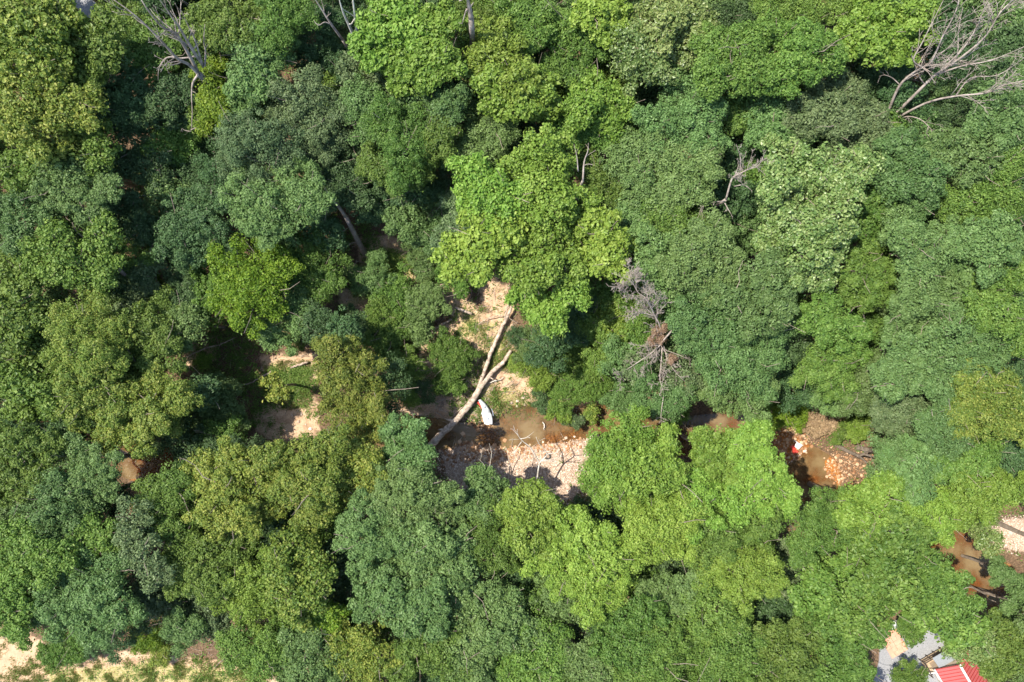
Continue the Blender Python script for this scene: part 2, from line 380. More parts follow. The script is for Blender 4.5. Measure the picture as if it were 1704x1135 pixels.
def crown_mesh(lobes, style, g, dens=1.0):
    """lobes: rows (x,y,z,r) relative to the tree's base"""
    pr, npuf, ll, wr, flat, rag, jit = STYLE[style]
    C = []; R = []; DV = []; ext = []; ls = g.uniform(.85, 1.2)
    for (x, y, z, r) in lobes:
        ext.append((x, y, z, r*.90))
        for _ in range(5):
            a = g.uniform(0, 6.28); q = g.uniform(.5, 1.08)*r; ext.append((x+math.cos(a)*q, y+math.sin(a)*q, z+g.uniform(-.2, .42)*r*(1.15-q/r*.6), r*g.uniform(.22, .42)))
    for (x, y, z, r) in ext:
        rho = pr*(.8+.08*min(r, 4))
        n = max(6, int(2.05*(r*r)/(rho*rho)))
        d = fib(n, -.28)+g.normal(0, .12, (n, 3)); d /= np.linalg.norm(d, axis=1)[:, None]
        ph = g.uniform(0, 6.28, 8); fq = g.uniform(1.6, 4.2, (4, 3))*g.choice([-1, 1], (4, 3))
        nz = sum(np.sin(d@fq[k]+ph[k]) for k in range(4))/4
        nb = max(5, int(3.2*r)); bd = fib(nb, -.1)+g.normal(0, .22, (nb, 3)); bd /= np.linalg.norm(bd, axis=1)[:, None]; bh = g.uniform(-.10, .12, nb)
        cs = d@bd.T; bi = cs.argmax(1); ang = np.arccos(np.clip(cs.max(1), -1, 1))*math.sqrt(nb/6.0)   # boughs with creases between them
        rad = r*(1-rho/r*.5)*(1.06+rag*.55*nz+g.normal(0, rag*.15, n)-.50*ang**1.5+bh[bi])
        drop = g.random(nb) < .09
        rad = np.clip(rad, r*.35, r*1.12)*np.where(drop[bi], .62, 1.0)
        keep = g.random(n) > .05+rag*.25
        c = np.array([x, y, z])+d*rad[:, None]*np.array([1, 1, .72])
        C.append(c[keep]); R.append(rho*(.5+.95*g.random(n)**1.4)[keep]); DV.append(d[keep])
        n2 = n//2; d2 = fib(n2, 0)+g.normal(0, .2, (n2, 3)); d2 /= np.linalg.norm(d2, axis=1)[:, None]
        C.append(np.array([x, y, z])+d2*r*.60*np.array([1, 1, .6])); R.append(rho*g.uniform(.8, 1.2, n2)); DV.append(d2)
    C = np.vstack(C); R = np.concatenate(R); DV = np.vstack(DV); m = len(C)
    k = max(8, int(npuf*dens)); pv = g.random(m)
    d = fib(k, -.35)[None]+g.normal(0, .22, (m, k, 3)); d /= np.linalg.norm(d, axis=2)[..., None]
    P = C[:, None]+d*R[:, None, None]*g.uniform(.62, 1.12, (m, k))[..., None]*np.array([1, 1, flat])
    Nr = d*.95+DV[:, None]*.25+np.array([0, 0, .30])
    P = P.reshape(-1, 3); Nr = Nr.reshape(-1, 3)
    # loose sprays standing off the tufts
    ns = int(len(P)*.07); si = g.integers(0, len(P), ns); P2 = P[si]+g.normal(0, .28, (ns, 3)); P = np.vstack([P, P2]); Nr = np.vstack([Nr, Nr[si]])
    v = np.clip(np.concatenate([(pv[:, None]*.45+g.random((m, k))*.62).ravel(), g.random(ns)]), 0, 1)
    V = cards(P, Nr, ll*ls, wr, jit, g)
    F = np.arange(len(V)).reshape(-1, 4)
    return mesh_np("crown", V, F, {'v': v})

def bent(a, b, r0, r1, n=4, wob=.25):
    a = np.array(a, float); b = np.array(b, float); L = np.linalg.norm(b-a); out = []
    for i in range(n+1):
        t = i/n; p = a*(1-t)+b*t; p[2] += math.sin(t*math.pi)*-.06*L
        if 0 < i < n: p += np.array([random.gauss(0, wob)*L*.12 for _ in range(3)])
        out.append((*p, r0*(1-t)+r1*t))
    return out

TREES = []      # (x, y, r px) records for the gap filling
def tree(color, z, label, spec, style='f', cat='tree', name='broadleaf_tree', group=None, dens=1.0, bark=None, dome=.17):
    g = np.random.default_rng(abs(hash_(label)) % 100000)
    L = [tuple(float(q) for q in s.split(',')) for s in spec.split()]
    pts = []
    cx = sum(l[0]*l[2] for l in L)/sum(l[2] for l in L); cy = sum(l[1]*l[2] for l in L)/sum(l[2] for l in L)
    for (px, py, r) in L:
        dd = math.hypot(px-cx, py-cy)/14.0
        zz = z-dome*dd+g.uniform(-.085, .085)*z
        k = (H-zz)/1136.0; p = W(px, py, zz); pts.append((p[0], p[1], zz, r*k*1.08))
        TREES.append((px, py, r, label))
    c = W(cx, cy, z); gz = float(ground_z(c[0], c[1]))
    base = np.array([c[0], c[1], gz])
    root = empty(name, base, label, cat, group)
    rel = [(a-base[0], b-base[1], zz-gz-r*.35, r) for a, b, zz, r in pts]
    tr = MB(); rt = .012*z+.028*len(L)+.02 if z > 7 else .05+.01*z
    fork = np.array([0, 0, z*.5-.2]); lean = np.array([g.normal(0, .02)*z, g.normal(0, .02)*z, 0])
    tr.tube([(0, 0, -.4), (0, 0, .3), fork*.5+lean*.6, fork+lean], [rt*1.5, rt*1.1, rt*.9, rt*.75], 7)
    for (a, b, zz, r) in rel:
        q = bent(fork+lean, (a, b, zz+r*.25), rt*.55, rt*.14, 4); q = np.array(q); tr.tube(q[:, :3], q[:, 3], 5)
        for _ in range(3):
            t = random.uniform(.4, 1.0)*len(q); s = q[min(len(q)-1, int(t))]; e = np.array([a, b, zz])+np.array([random.gauss(0, .6), random.gauss(0, .6), random.uniform(.2, .9)])*r
            h = np.array(bent(s[:3], e, max(.03, rt*.17), .022, 4)); tr.tube(h[:, :3], h[:, 3], 4)
    tr.build('trunk', bark or BARK, root)
    link_mesh('crown', crown_mesh(rel, style, g, dens), LEAF[color], root)
    return root
def hash_(s):
    h = 7
    for ch in s: h = (h*131+ord(ch)) % 1000003
    return h
# colour, height, style, label, lobes seen in the photograph (x,y,r)
TABLE = [
# --- top left quarter
('Y',21,'c','tall mottled olive tree filling the top left corner','30,30,45 60,55,50 20,90,45 95,20,40 60,110,45'),
('G',19,'c','olive green tree beside the grey clearing','125,62,42 160,75,36 175,40,22 105,100,40 145,115,36'),
('Y',20,'c','mottled tree along the upper left edge','30,150,48 80,165,45 30,205,45 85,225,42 130,170,36'),
('G',17,'c','dark mottled tree under the upper left olive trees','125,225,42 165,250,32 70,275,40 25,270,42 120,265,35'),
('D',13,'f','dark blue green tree left of the broken snag','185,135,48 215,150,34 165,170,38 205,185,36'),
('D',12,'f','shaded dark tree in the deep upper left gap','215,235,42 190,275,36 245,280,38 230,200,32'),
('G',11,'f','small green tree below the snag hanging branch','278,210,34 265,250,34 290,245,26'),
('G',12,'f','green tree in shade behind the snag limbs','240,72,36 262,105,32 215,95,26 290,60,34'),
('D',12,'f','dark tree right under the snag fork','285,150,34 300,190,26 262,165,30'),
('B',14,'f','narrow yellow green tree touching the snag trunk','350,118,24 354,150,27 358,183,24 340,205,16'),
('G',16,'f','green tree at the top beside the snag tips','345,20,40 375,50,36 325,50,26 410,25,36'),
('M',16,'f','sage green tree right of the yellow green tree','412,85,40 452,90,34 400,125,34 440,130,34 395,165,24'),
('G',17,'f','light tipped tree at the top left of centre','465,22,38 455,55,32 500,15,30'),
('D',12,'f','very dark tree below the two pale leaning stems','520,60,42 550,95,34 505,95,34 540,30,28'),
('P',15,'f','grey olive tree with bare twigs showing','505,150,42 540,170,36 470,175,32 530,205,34 490,190,30'),
('P',16,'f','broad grey green tree left of the grey olive tree','385,215,36 425,225,46 390,260,38 440,270,44 465,235,34'),
('M',16,'f','sage tree with two domes above the bright tree','400,320,46 440,335,42 480,300,42 475,350,38 420,370,36 510,330,34'),
('D',13,'f','dark sage tree left of the two domed tree','300,340,36 330,365,38 290,385,36 335,405,34 365,390,34 350,335,28 300,420,26'),
('D',11,'f','deep shaded tree beside the leaning trunk','545,270,40 575,305,36 545,320,36 590,265,36 600,330,30'),
('P',14,'f','pale dusty green tree under the grey olive tree','520,235,34 555,230,30 500,265,30'),
('M',17,'f','bluish green tree high on the left side','110,290,42 145,300,40 80,315,36 175,315,24 130,335,34'),
('M',15,'f','bluish green tree at the left edge mid height','30,345,44 65,355,34 25,390,34 130,372,32 95,350,28'),
('D',11,'f','dark low tree right of the bluish tree','205,335,34 185,370,34 225,375,34 165,350,24'),
('G',16,'c','coarse leaved dark tree on the far left','85,400,42 55,425,36 125,440,44 165,395,34 170,445,24 95,445,34'),
('G',15,'c','coarse leaved tree at the left edge middle','20,455,40 30,500,44 15,545,40 60,545,36 40,590,40'),
('G',14,'c','coarse dark tree left of the big yellowing tree','55,620,38 20,640,38 70,655,32 30,675,30'),
('B',9,'s','small bright sapling beside the leaning dark trunk','165,428,20 178,440,14'),
('B',8,'s','narrow bright sapling above the shaded hollow','256,470,14 262,492,17 275,505,15'),
('P',10,'f','dull grey green tree by the bright sapling','232,478,28 215,505,26 245,440,26'),
('D',9,'f','dark small tree on the edge of the hollow','312,480,26 295,510,26 320,515,20 285,450,24'),
# --- left middle
('Y',17,'f','big yellowing tree on the left, upper crown','134,527,40 100,535,28 117,574,46 150,590,40 185,560,34'),
('Y',16,'f','big yellowing tree on the left, lower crown','127,631,44 160,640,40 141,675,42 115,665,30 190,680,28 175,610,32'),
('G',13,'f','shaded green tree inside the yellowing crowns','218,541,42 255,555,34 205,590,40 268,590,38 234,620,36'),
('Y',15,'f','yellow green tree above the left stream bend','218,655,36 200,705,36 175,735,26 225,728,26 240,690,34 291,660,32 262,640,26 265,700,30'),
('M',7,'f','sage tree between the stream and the clearing','362,675,40 340,700,36 385,690,28 360,645,20 320,720,30'),
('B',13,'a','bright yellow green tree with a rounded crown','385,447,38 429,430,38 402,490,44 435,480,40 465,445,30 400,530,28 370,490,28 445,510,24'),
('M',9,'f','darker green tree joined to the bright tree','469,507,32 502,530,32 469,548,34 485,480,24 440,545,24'),
('G',9,'f','green tree right of the bright tree','500,415,34 536,450,36 530,480,28 500,450,28 555,470,20 470,405,28'),
('Y',15,'f','yellow tipped tree right of the left clearing','560,592,34 592,615,38 568,650,38 610,660,38 575,700,40 615,695,30 548,572,20 628,680,18'),
('Y',9,'a','thin olive sapling over the left clearing','452,640,14 462,655,13'),
# --- bottom left
('G',16,'f','green tree at the left edge above bottom corner','27,772,38 65,750,32 20,810,36 60,800,36 15,735,30'),
('M',15,'f','sage tree left of the shaded stream pool','100,772,40 135,760,34 160,782,32 125,810,36 165,815,26 90,740,26'),
('M',16,'f','broad sage tree on the lower left','84,832,42 50,850,36 110,865,38 70,885,36 150,840,28'),
('G',16,'f','green tree with light tips low on the left','33,895,42 30,945,40 75,930,38 117,916,42 161,895,32'),
('M',16,'f','blue green tree above the sandy corner','84,980,46 130,970,40 151,1000,44 100,1020,44 190,1015,38 150,1045,40 184,950,34 45,1000,36'),
('G',15,'f','green tree leaning out of the bottom left corner','20,1020,34 15,985,34 30,1050,22'),
('G',6,'s','low feathery tree overhanging the sandy path','105,1078,28 90,1098,24 125,1062,26 70,1085,12 130,1092,15'),
('P',17,'a','feathery pale olive tree on the lower left','214,862,30 222,895,32 232,925,32 248,955,26 205,885,20'),
('Y',17,'f','golden tipped tree beside the feathery tree','335,782,36 368,820,42 350,855,34 419,795,44 435,845,36 395,860,34 380,770,30'),
('Y',18,'f','tall golden tipped tree at lower centre left','502,770,42 519,815,40 475,790,36 545,780,30 519,855,36 480,820,28 450,760,28 560,740,24'),
('Y',18,'c','golden tree in a long column above the bottom edge','485,906,38 509,950,42 479,1003,34 520,985,34 460,940,26 495,1020,22'),
('G',15,'f','green tree under the golden tipped tree','275,840,40 285,805,34 300,890,40 270,880,28 250,815,22'),
('G',15,'f','mid green tree in the lower left middle','335,940,44 385,915,42 300,950,38 350,975,38 300,915,30'),
('D',12,'f','dark tree in the gap beside the golden column','420,895,34 445,870,28 440,930,26 410,925,26'),
('L',14,'f','light green tree above the sandy bank','368,989,36 419,965,40 405,1015,38 440,1000,30'),
('M',12,'f','small rounded sage tree at the sandy bank','301,1058,30 285,1040,20 318,1050,20'),
('P',11,'f','dusty pale tree beside the rounded sage tree','335,1008,26 340,1045,28 365,1050,24 265,1010,28 240,985,26'),
('G',14,'f','green tree on the bottom edge left of centre','415,1073,40 385,1085,32 440,1100,34 455,1060,34 430,1120,34'),
('M',14,'f','sage tree on the bottom edge by the golden column','475,1095,38 510,1070,34 543,1095,40 500,1120,36 550,1060,30'),
('B',14,'f','bright green tree tip below the golden column','530,1035,26 550,1025,24 515,1045,20'),
('B',3,'s','bright bush at the edge of the sandy bank','240,1062,22 228,1075,14 255,1075,12'),
('Y',2.5,'s','yellowish scrub clump on the sandy bank','260,1088,16 272,1100,12'),
# --- bottom centre
('Y',16,'f','yellow tree left of the stream gravel','597,782,36 615,800,30 570,805,28 600,755,24 625,770,18'),
('M',15,'f','sage tree beside the lower log end','664,752,30 690,725,26 655,725,24 697,770,26 650,705,14 675,785,26'),
('M',17,'f','large sage tree below the fallen log','697,815,40 664,800,34 720,855,40 670,855,42 740,820,24 645,830,30'),
('M',17,'f','sage tree with many tufts at lower centre','603,860,36 603,906,40 640,900,38 670,906,40 575,885,24'),
('M',17,'f','wide sage tree right of the tufted one','720,905,38 754,950,40 737,925,34 695,955,42 765,905,26 650,955,36 760,985,28'),
('M',17,'f','sage tree above the bottom edge at centre left','620,972,38 650,1005,40 687,1025,42 610,1010,30 715,1000,34'),
('Y',15,'a','thin yellow olive tree on the bottom edge','603,1068,38 575,1100,34 630,1100,34 600,1120,30 565,1065,26'),
('G',15,'f','green tree in the middle of the bottom edge','690,1090,42 735,1100,40 665,1120,34 740,1060,34 700,1060,30'),
('M',15,'f','sage tree left of the dark cleft','771,1075,40 765,1110,36 800,1100,34 760,1030,32'),
('M',15,'f','sage tree right of the large tufted sage trees','804,995,38 845,1020,38 870,1055,40 830,1060,34 785,1010,24'),
('M',15,'f','round topped sage tree south of the gravel bar','804,822,32 790,800,18 820,808,22 790,850,24'),
('G',15,'f','mid green tree left of the light green pair','815,860,36 835,890,34 805,895,28 830,925,30 800,925,22'),
('L',17,'f','light green tree at the gravel, left of pair','881,829,32 865,862,34 905,850,30 881,895,38 850,845,20'),
('L',17,'f','light green tree with the brightest tufts','948,879,42 975,905,36 1010,925,36 930,920,38 990,955,36 895,935,24'),
('L',16,'f','light green tree stretching to the dark cleft','985,985,40 1030,965,36 980,1012,24 1045,935,34 940,965,26 1020,1000,24'),
('L',14,'s','small light green clump at the dark cleft','878,965,28 865,950,16 890,975,16'),
('M',12,'f','blue green tree deep in the cleft','921,1000,30 935,975,20 910,1020,24 945,1020,26'),
('D',11,'f','dark tree between the bottom sage trees','975,1055,32 985,1085,26 965,1025,22 880,985,18'),
('G',15,'f','light green tree on the bottom edge near centre','880,1095,42 921,1065,38 920,1110,38 860,1120,30'),
('M',14,'f','sage tree on the bottom edge right of centre','965,1112,36 1000,1120,30 945,1090,22'),
('G',16,'f','green tree below the light green pair','1039,1040,42 1075,1025,36 1030,1080,38 1060,1085,38 1010,1050,26'),
('G',16,'f','green tree with glossy tufts on the bottom edge','1106,1066,42 1100,1110,40 1055,1120,32 1140,1090,34'),
('M',15,'f','blue green tree above the glossy tufted tree','1106,1000,38 1135,1020,34 1080,990,24 1150,985,28'),
# --- light green giants right of the gravel
('L',18,'f','light green giant touching the right gravel edge','1039,720,40 1005,750,34 1065,735,34 1030,775,38 988,785,30 1015,815,36'),
('L',18,'f','light green giant right of the gravel bar','1092,745,42 1072,795,46 1115,785,40 1060,840,38 1100,830,38'),
('L',18,'f','light green giant in the lower middle','1065,880,36 1110,870,42 1095,915,38 1140,905,36 1145,855,34'),
('L',17,'f','light green tree below the orange bank','1201,750,38 1180,775,34 1230,770,38 1175,740,24'),
('L',20,'f','light green tree left of the orange pool','1261,742,34 1285,785,38 1255,790,32 1305,820,30 1265,725,20 1240,740,22'),
('L',17,'f','light green tree south of the orange bank','1167,815,40 1205,830,40 1160,850,36 1240,840,38 1290,840,32'),
('G',17,'f','green tree above the dark hole','1190,885,42 1230,900,42 1275,875,32 1165,925,36'),
('L',17,'f','light green tree left of the dark hole','1261,945,40 1220,955,36 1280,968,30 1235,985,28 1185,960,26'),
('G',16,'f','green tree below the light green giants','1174,975,32 1201,1020,38 1165,1030,38 1230,1015,26'),
('G',16,'f','speckled green tree on the bottom edge','1218,1070,42 1180,1080,38 1200,1115,38 1245,1105,34'),
('G',16,'f','speckled green tree left of the house drive','1301,1085,40 1340,1070,38 1280,1115,36 1330,1115,34 1265,1060,26'),
('G',16,'f','green tree beside the terracotta patio','1385,1060,38 1425,1060,36 1380,1105,38 1425,1095,30 1455,1060,20 1350,1040,24'),
('P',12,'f','blue green tree beside the dark hole','1321,950,28 1330,980,26 1310,925,20'),
('G',16,'f','leafy green tree right of the light giants','1352,895,38 1368,865,32 1385,840,28 1335,915,24 1395,885,30'),
('L',16,'c','yellow green tree under the brown pool','1435,835,34 1465,860,36 1440,885,36 1480,830,34 1420,860,24'),
('G',15,'c','light mottled tree in the lower right','1368,989,38 1405,970,38 1435,945,40 1400,1010,36 1360,955,24'),
('G',18,'c','light mottled tree right of centre bottom','1452,910,38 1490,935,40 1502,890,38 1475,965,36 1530,920,30'),
('G',17,'c','light mottled tree north of the grey drive','1430,1010,38 1469,1000,38 1510,980,38 1450,970,28 1415,1040,22'),
('G',16,'f','green tree left of the lower right stream','1560,955,38 1590,985,34 1550,985,34 1600,1015,34 1540,940,24'),
('G',15,'c','yellow green tree above the house drive','1555,1030,30 1590,1045,32 1615,1050,30 1530,1010,28 1575,1010,28'),
('O',12,'a','pale leaved tree over the red roof','1595,1075,22 1620,1085,26 1640,1075,26 1660,1095,26 1635,1055,24'),
('G',12,'f','green tree at the bottom right corner','1685,1100,32 1665,1120,26 1690,1065,24 1660,1040,22'),
('G',5,'s','small leafy tree in front of the deck','1515,1122,20 1530,1130,16 1505,1135,16'),
('G',6,'s','small tree between patio and grey drive','1518,1062,17 1508,1050,13 1525,1045,13'),
('L',15,'f','light green tree above the lower right pool','1553,860,40 1590,835,38 1536,890,24 1570,880,24 1520,850,30'),
('L',15,'f','light green tree at right edge above pool','1620,815,36 1653,800,38 1650,840,28 1690,820,30 1610,850,26'),
('O',9,'a','thin pale tree over the lower right gravel','1640,885,24 1655,905,20 1620,870,18'),
('M',8,'f','small blue green tree over the pool edge','1672,958,19 1690,975,16 1665,945,12'),
('M',8,'f','small blue green tree at the far right edge','1692,1005,20 1680,1025,16'),
# --- right middle
('M',14,'f','dark leaved tree right of the brown pool','1469,788,32 1495,770,30 1480,745,26'),
('M',16,'f','sage tree between the two right pools','1519,785,40 1550,775,36 1569,750,34 1530,815,28'),
('G',15,'f','green tree near the right edge over the stream','1603,780,36 1630,765,32 1650,750,28'),
('D',12,'f','dark tree at the right edge by the stream','1680,765,32 1690,735,30 1665,730,24'),
('Y',17,'f','olive mottled tree on the right edge','1620,655,42 1650,640,38 1680,670,38 1640,700,40 1690,710,30 1600,690,28'),
('M',17,'f','sage tree left of the olive mottled tree','1569,725,36 1586,690,34 1555,700,26 1600,735,26'),
('P',13,'f','shaded tree with bare twigs near the bank','1519,680,36 1500,710,26 1540,665,28 1475,690,26 1485,665,26'),
('L',5,'s','light green shrub at the orange bank right end','1429,708,22 1440,690,15 1425,725,14'),
('M',17,'f','broad green tree in the middle right','1502,600,44 1536,620,38 1490,640,34 1545,585,34 1510,560,34'),
('M',18,'f','sage tree under the right edge trees','1603,595,44 1640,610,36 1596,550,42 1570,640,30 1655,575,34'),
('M',18,'f','sage crown with many tufts at mid right','1569,515,44 1540,500,36 1553,464,40 1600,480,36 1512,514,34'),
('G',18,'f','green tree at the right edge middle','1676,525,38 1660,480,38 1690,565,30 1640,520,30 1695,450,26'),
('M',18,'f','sage tree at the right edge above middle','1653,420,42 1620,395,38 1670,385,36 1615,440,32'),
('M',18,'f','sage tree right of the pale flowering tree','1519,405,40 1560,420,38 1530,440,34 1500,370,34 1580,395,30'),
('G',15,'f','green tree below the pale flowering tree','1429,450,34 1445,420,28 1460,480,30 1425,490,30 1475,450,24'),
('G',16,'f','green tree beside the black gap at right','1388,541,38 1412,574,34 1352,535,28 1375,505,26 1430,545,20'),
('G',15,'f','green tree south of the black gap','1368,600,36 1400,620,34 1345,615,24 1395,650,24'),
('M',13,'f','blue green tree over the orange bank','1435,645,32 1455,620,26 1460,665,24 1420,670,22'),
('M',10,'f','low blue green tree behind the pale log','1375,660,24 1350,650,18 1395,680,18'),
('B',4,'s','bright bush at the edge of the orange bank','1308,678,28 1295,700,16 1325,700,16 1300,655,14'),
('L',4,'s','light bush behind the brushy mound','1280,655,20 1265,672,14'),
('G',3,'s','small bush right of the brushy mound','1405,715,14 1395,728,9'),
# sage giants
('M',18,'f','sage giant at centre right, upper left dome','1150,420,42 1190,405,42 1130,455,34 1175,455,40 1210,440,38'),
('M',18,'f','sage giant at centre right, right dome','1245,475,44 1285,450,40 1301,490,42 1270,520,38 1225,500,34'),
('M',17,'f','sage giant at centre right, middle dome','1167,495,40 1201,530,42 1150,535,36 1185,565,38 1225,550,34'),
('M',17,'f','sage giant at centre right, lower dome','1260,560,42 1230,595,42 1285,590,36 1201,615,40 1250,635,38 1300,545,30'),
('M',14,'f','sage tree hanging over the orange bank','1228,665,36 1195,655,32 1255,675,26 1180,640,26 1270,640,24'),
('M',13,'f','sage tree below the dry brush crown','1089,660,36 1115,680,26 1075,635,24 1135,665,24'),
('P',13,'a','grey green tree around the dry brush crown','1075,600,28 1125,600,30 1145,630,26 1060,625,18'),
('L',4,'s','low light shrub under the dry brush crown','1120,695,20 1138,680,16'),
('M',16,'f','blue green tree right of the central tree','1105,440,38 1085,405,34 1110,480,32 1075,445,22'),
('G',16,'f','green tree above the sage giant','1130,380,32 1160,365,28 1100,360,30'),
('O',19,'c','pale flowering tree with cream green leaves','1318,258,40 1368,285,46 1335,320,44 1295,300,32 1410,300,38 1435,270,34'),
('O',19,'c','pale flowering tree, lower half','1300,350,38 1345,375,44 1395,360,40 1350,425,42 1385,400,36 1285,395,30 1362,462,32'),
('M',17,'f','sage tree right of the pale flowering tree top','1519,268,44 1550,300,42 1490,300,34 1530,335,36 1500,235,30'),
('M',17,'f','sage tree below the grey bare crown','1586,240,38 1636,260,42 1610,290,34 1655,225,34'),
('M',17,'f','sage tree at the upper right edge','1670,180,44 1690,215,34 1640,195,32 1690,140,26'),
('G',17,'f','green tree on the right edge upper part','1620,335,44 1660,310,40 1687,340,36 1590,350,34 1690,270,30'),
('G',15,'f','mid green tree between pale and sage trees','1460,335,34 1450,375,32 1470,300,26'),
# --- top right
('G',19,'f','broad bright green tree near the top right','1208,74,44 1251,70,42 1215,115,40 1260,115,42 1184,130,34'),
('G',19,'f','broad bright green tree, right side','1301,60,44 1335,94,42 1300,115,40 1350,60,34 1375,90,34'),
('L',18,'c','olive tipped tree left of the grey bare crown','1452,60,38 1496,67,36 1519,40,38 1469,25,38 1415,70,32 1540,15,30'),
('G',16,'f','green tree on the top edge at the right','1318,13,34 1280,10,28 1360,15,30 1402,20,36'),
('D',12,'f','dark tree on the top edge beside the green','1235,15,30 1210,20,26 1255,30,22'),
('O',18,'c','olive tree on the top edge','1160,22,38 1125,15,34 1105,45,34 1165,55,28 1080,15,30'),
('O',18,'c','olive tree below the top edge right of centre','1055,77,42 1090,95,38 1115,75,34 1040,45,28 1060,115,30'),
('L',18,'c','light olive tree at top centre right','1022,20,36 990,25,30 1010,50,24'),
('P',15,'f','grey green tree right of the bright green tree','1395,144,38 1415,165,32 1370,175,36 1350,200,34 1400,205,34'),
('M',15,'f','sage tree below the bright green tree','1301,194,40 1265,185,34 1330,215,32 1285,225,32'),
('P',14,'f','grey green tree above the pale flowering tree','1419,225,40 1452,195,32 1460,230,32 1390,245,24'),
('G',14,'f','green tree in shade left of the sage tree','1234,175,34 1220,200,28 1245,150,28'),
('M',17,'f','sage tree column at upper centre right','1132,150,38 1167,180,40 1105,200,42 1140,215,38 1178,225,32'),
('M',16,'f','sage tree left of the small grey bare tree','1154,270,40 1122,285,40 1112,330,36 1145,315,34 1180,265,26 1095,255,28'),
('D',12,'f','dark tree behind the grey bare crown base','1500,150,30 1455,140,26 1530,180,32 1490,110,28'),
('D',12,'f','dark tree behind the grey bare crown','1575,70,36 1600,110,34 1560,120,30 1595,30,34'),
('D',12,'f','dark green tree in the top right corner','1680,50,34 1690,95,30 1650,30,30 1655,110,28'),
('D',11,'f','dark tree under the long bare limb','1603,185,34 1565,180,28 1635,150,26 1570,210,22'),
('D',11,'f','dark tree under the small grey bare tree','1210,300,32 1240,320,30 1200,340,30 1255,260,30 1225,255,24'),
# --- top centre
('L',19,'c','olive green tree at the top left of centre','630,40,42 665,30,42 620,75,36 660,80,42 700,55,34'),
('L',19,'c','olive green tree right of the pale stems','720,60,36 735,95,34 700,110,38 670,115,36 715,25,30 740,40,24'),
('L',19,'c','light olive tree right of the bare trunk','810,50,34 835,85,40 845,120,40 800,100,28 870,130,34'),
('L',18,'c','light olive tree below the bare trunk top','835,155,36 870,165,38 895,140,36 910,175,28 815,130,24'),
('G',16,'f','green tree on the top edge at centre','870,22,38 905,25,34 930,50,40 890,60,26 960,35,28'),
('G',15,'f','green tree with a dark right side at centre top','955,90,36 930,110,28 985,75,24 960,125,26'),
('L',17,'c','light coarse tree between olive and sage','998,155,38 1025,180,34 970,180,32 1000,195,28'),
('G',14,'f','shaded green tree above the central tree','965,220,34 940,200,28 1000,225,30 1032,215,28'),
('M',17,'f','sage tree left of the bare trunk foot','720,155,36 695,165,34 750,165,30 735,190,32'),
('G',18,'f','domed green tree above the sandy hollow','687,218,46 650,215,38 670,255,44 710,250,38 640,180,26'),
('G',17,'f','domed green tree, lower side','647,285,34 690,285,34 725,240,30 735,210,28 615,265,24'),
('M',15,'f','blue green tree left of the domed tree','612,195,34 600,160,32 580,180,26 615,225,24'),
('P',15,'a','pale twiggy tree at upper left of centre','603,130,36 580,110,26 635,140,28'),
('M',15,'f','pale sage tree above the central tree','824,214,36 790,215,34 770,180,26 810,245,30 770,250,32'),
('D',9,'f','dark sage tree beside the standing trunk','640,310,34 620,340,28 655,345,26 610,300,24 665,300,22'),
('M',9,'f','blue green tree above the sandy bank','730,330,34 710,365,32 745,370,32 715,300,24 700,390,24'),
('P',13,'f','grey sage tree left of the central tree','770,370,30 760,335,24 745,400,26'),
# --- central tree
('L',20,'c','central yellow green tree, highest crown','871,278,40 905,300,42 932,268,38 900,245,30 920,340,44 965,330,36'),
('L',20,'c','central yellow green tree, upper left side','788,290,36 821,310,36 825,350,40 855,325,36 785,330,26'),
('L',19,'c','central yellow green tree, left side','804,400,42 771,415,34 840,385,40 755,440,24 800,445,24'),
('L',19,'c','central yellow green tree, lower crown','855,430,42 905,405,44 895,455,38 945,445,36 960,395,34'),
('L',18,'c','central yellow green tree, right arm','1005,400,36 1022,435,32 985,430,28 1040,405,22 1000,370,26'),
('L',17,'c','central yellow green tree, lowest limb','890,495,34 925,510,34 950,485,30 915,535,22 870,480,24'),
('G',14,'f','dark green tree right of the central crown','992,285,36 1010,310,30 1030,340,30 985,340,24'),
('M',16,'f','blue green tree between the centre and right','1039,268,38 1065,285,32 1065,330,30 1040,240,28 1075,240,26'),
('M',15,'f','blue green tree below the centre right gap','1060,370,32 1045,350,26 1080,345,26'),
# --- round the clearing
('M',7,'s','round bush left of the clearing, upper one','620,455,28 600,470,22 640,468,22 585,450,16'),
('M',7,'s','dark green bush mass left of the pale log','704,514,32 722,497,24 690,495,26 700,545,24'),
('G',6,'s','green bush between the two bush masses','655,475,30 665,500,26 640,490,24'),
('D',5,'s','small blue grey bush on the left','597,541,22 610,555,16 590,525,14'),
('G',6,'s','green bush below the blue grey bush','630,507,26 640,530,26 620,535,20'),
('G',6,'s','dark bush in the shade left of the clearing','620,580,32 645,560,26 640,600,24 665,545,22'),
('G',7,'s','rounded green bush left of the dark cedar','678,602,22 688,620,20 670,625,14'),
('G',6,'s','dark feathery cedar beside the fallen logs','745,575,24 765,592,25 745,610,27 732,590,20 770,610,16'),
('G',4,'s','small feathery bush left of the log fork','748,632,22 735,645,16 760,640,14'),
('D',5,'s','dark shrub above the lower log end','708,655,17 698,643,14'),
('L',5,'s','light shrub in the shade by the log','684,665,18 675,655,13'),
('G',6,'s','light edged bush at the top of the sand','761,467,20 745,455,18 770,485,12'),
('M',5,'s','shrub at the head of the clearing','705,430,24 710,452,20 690,405,22'),
('D',4,'s','small dark round shrub right of the logs','858,560,19 865,575,12'),
('M',8,'s','green thicket right of the logs','892,575,24 905,560,22 875,588,17'),
('L',7,'s','light green thicket right of the logs','878,608,28 905,615,28 860,600,18 895,635,18'),
('G',7,'s','green thicket above the stream','955,600,30 972,580,30 988,608,30 945,575,24'),
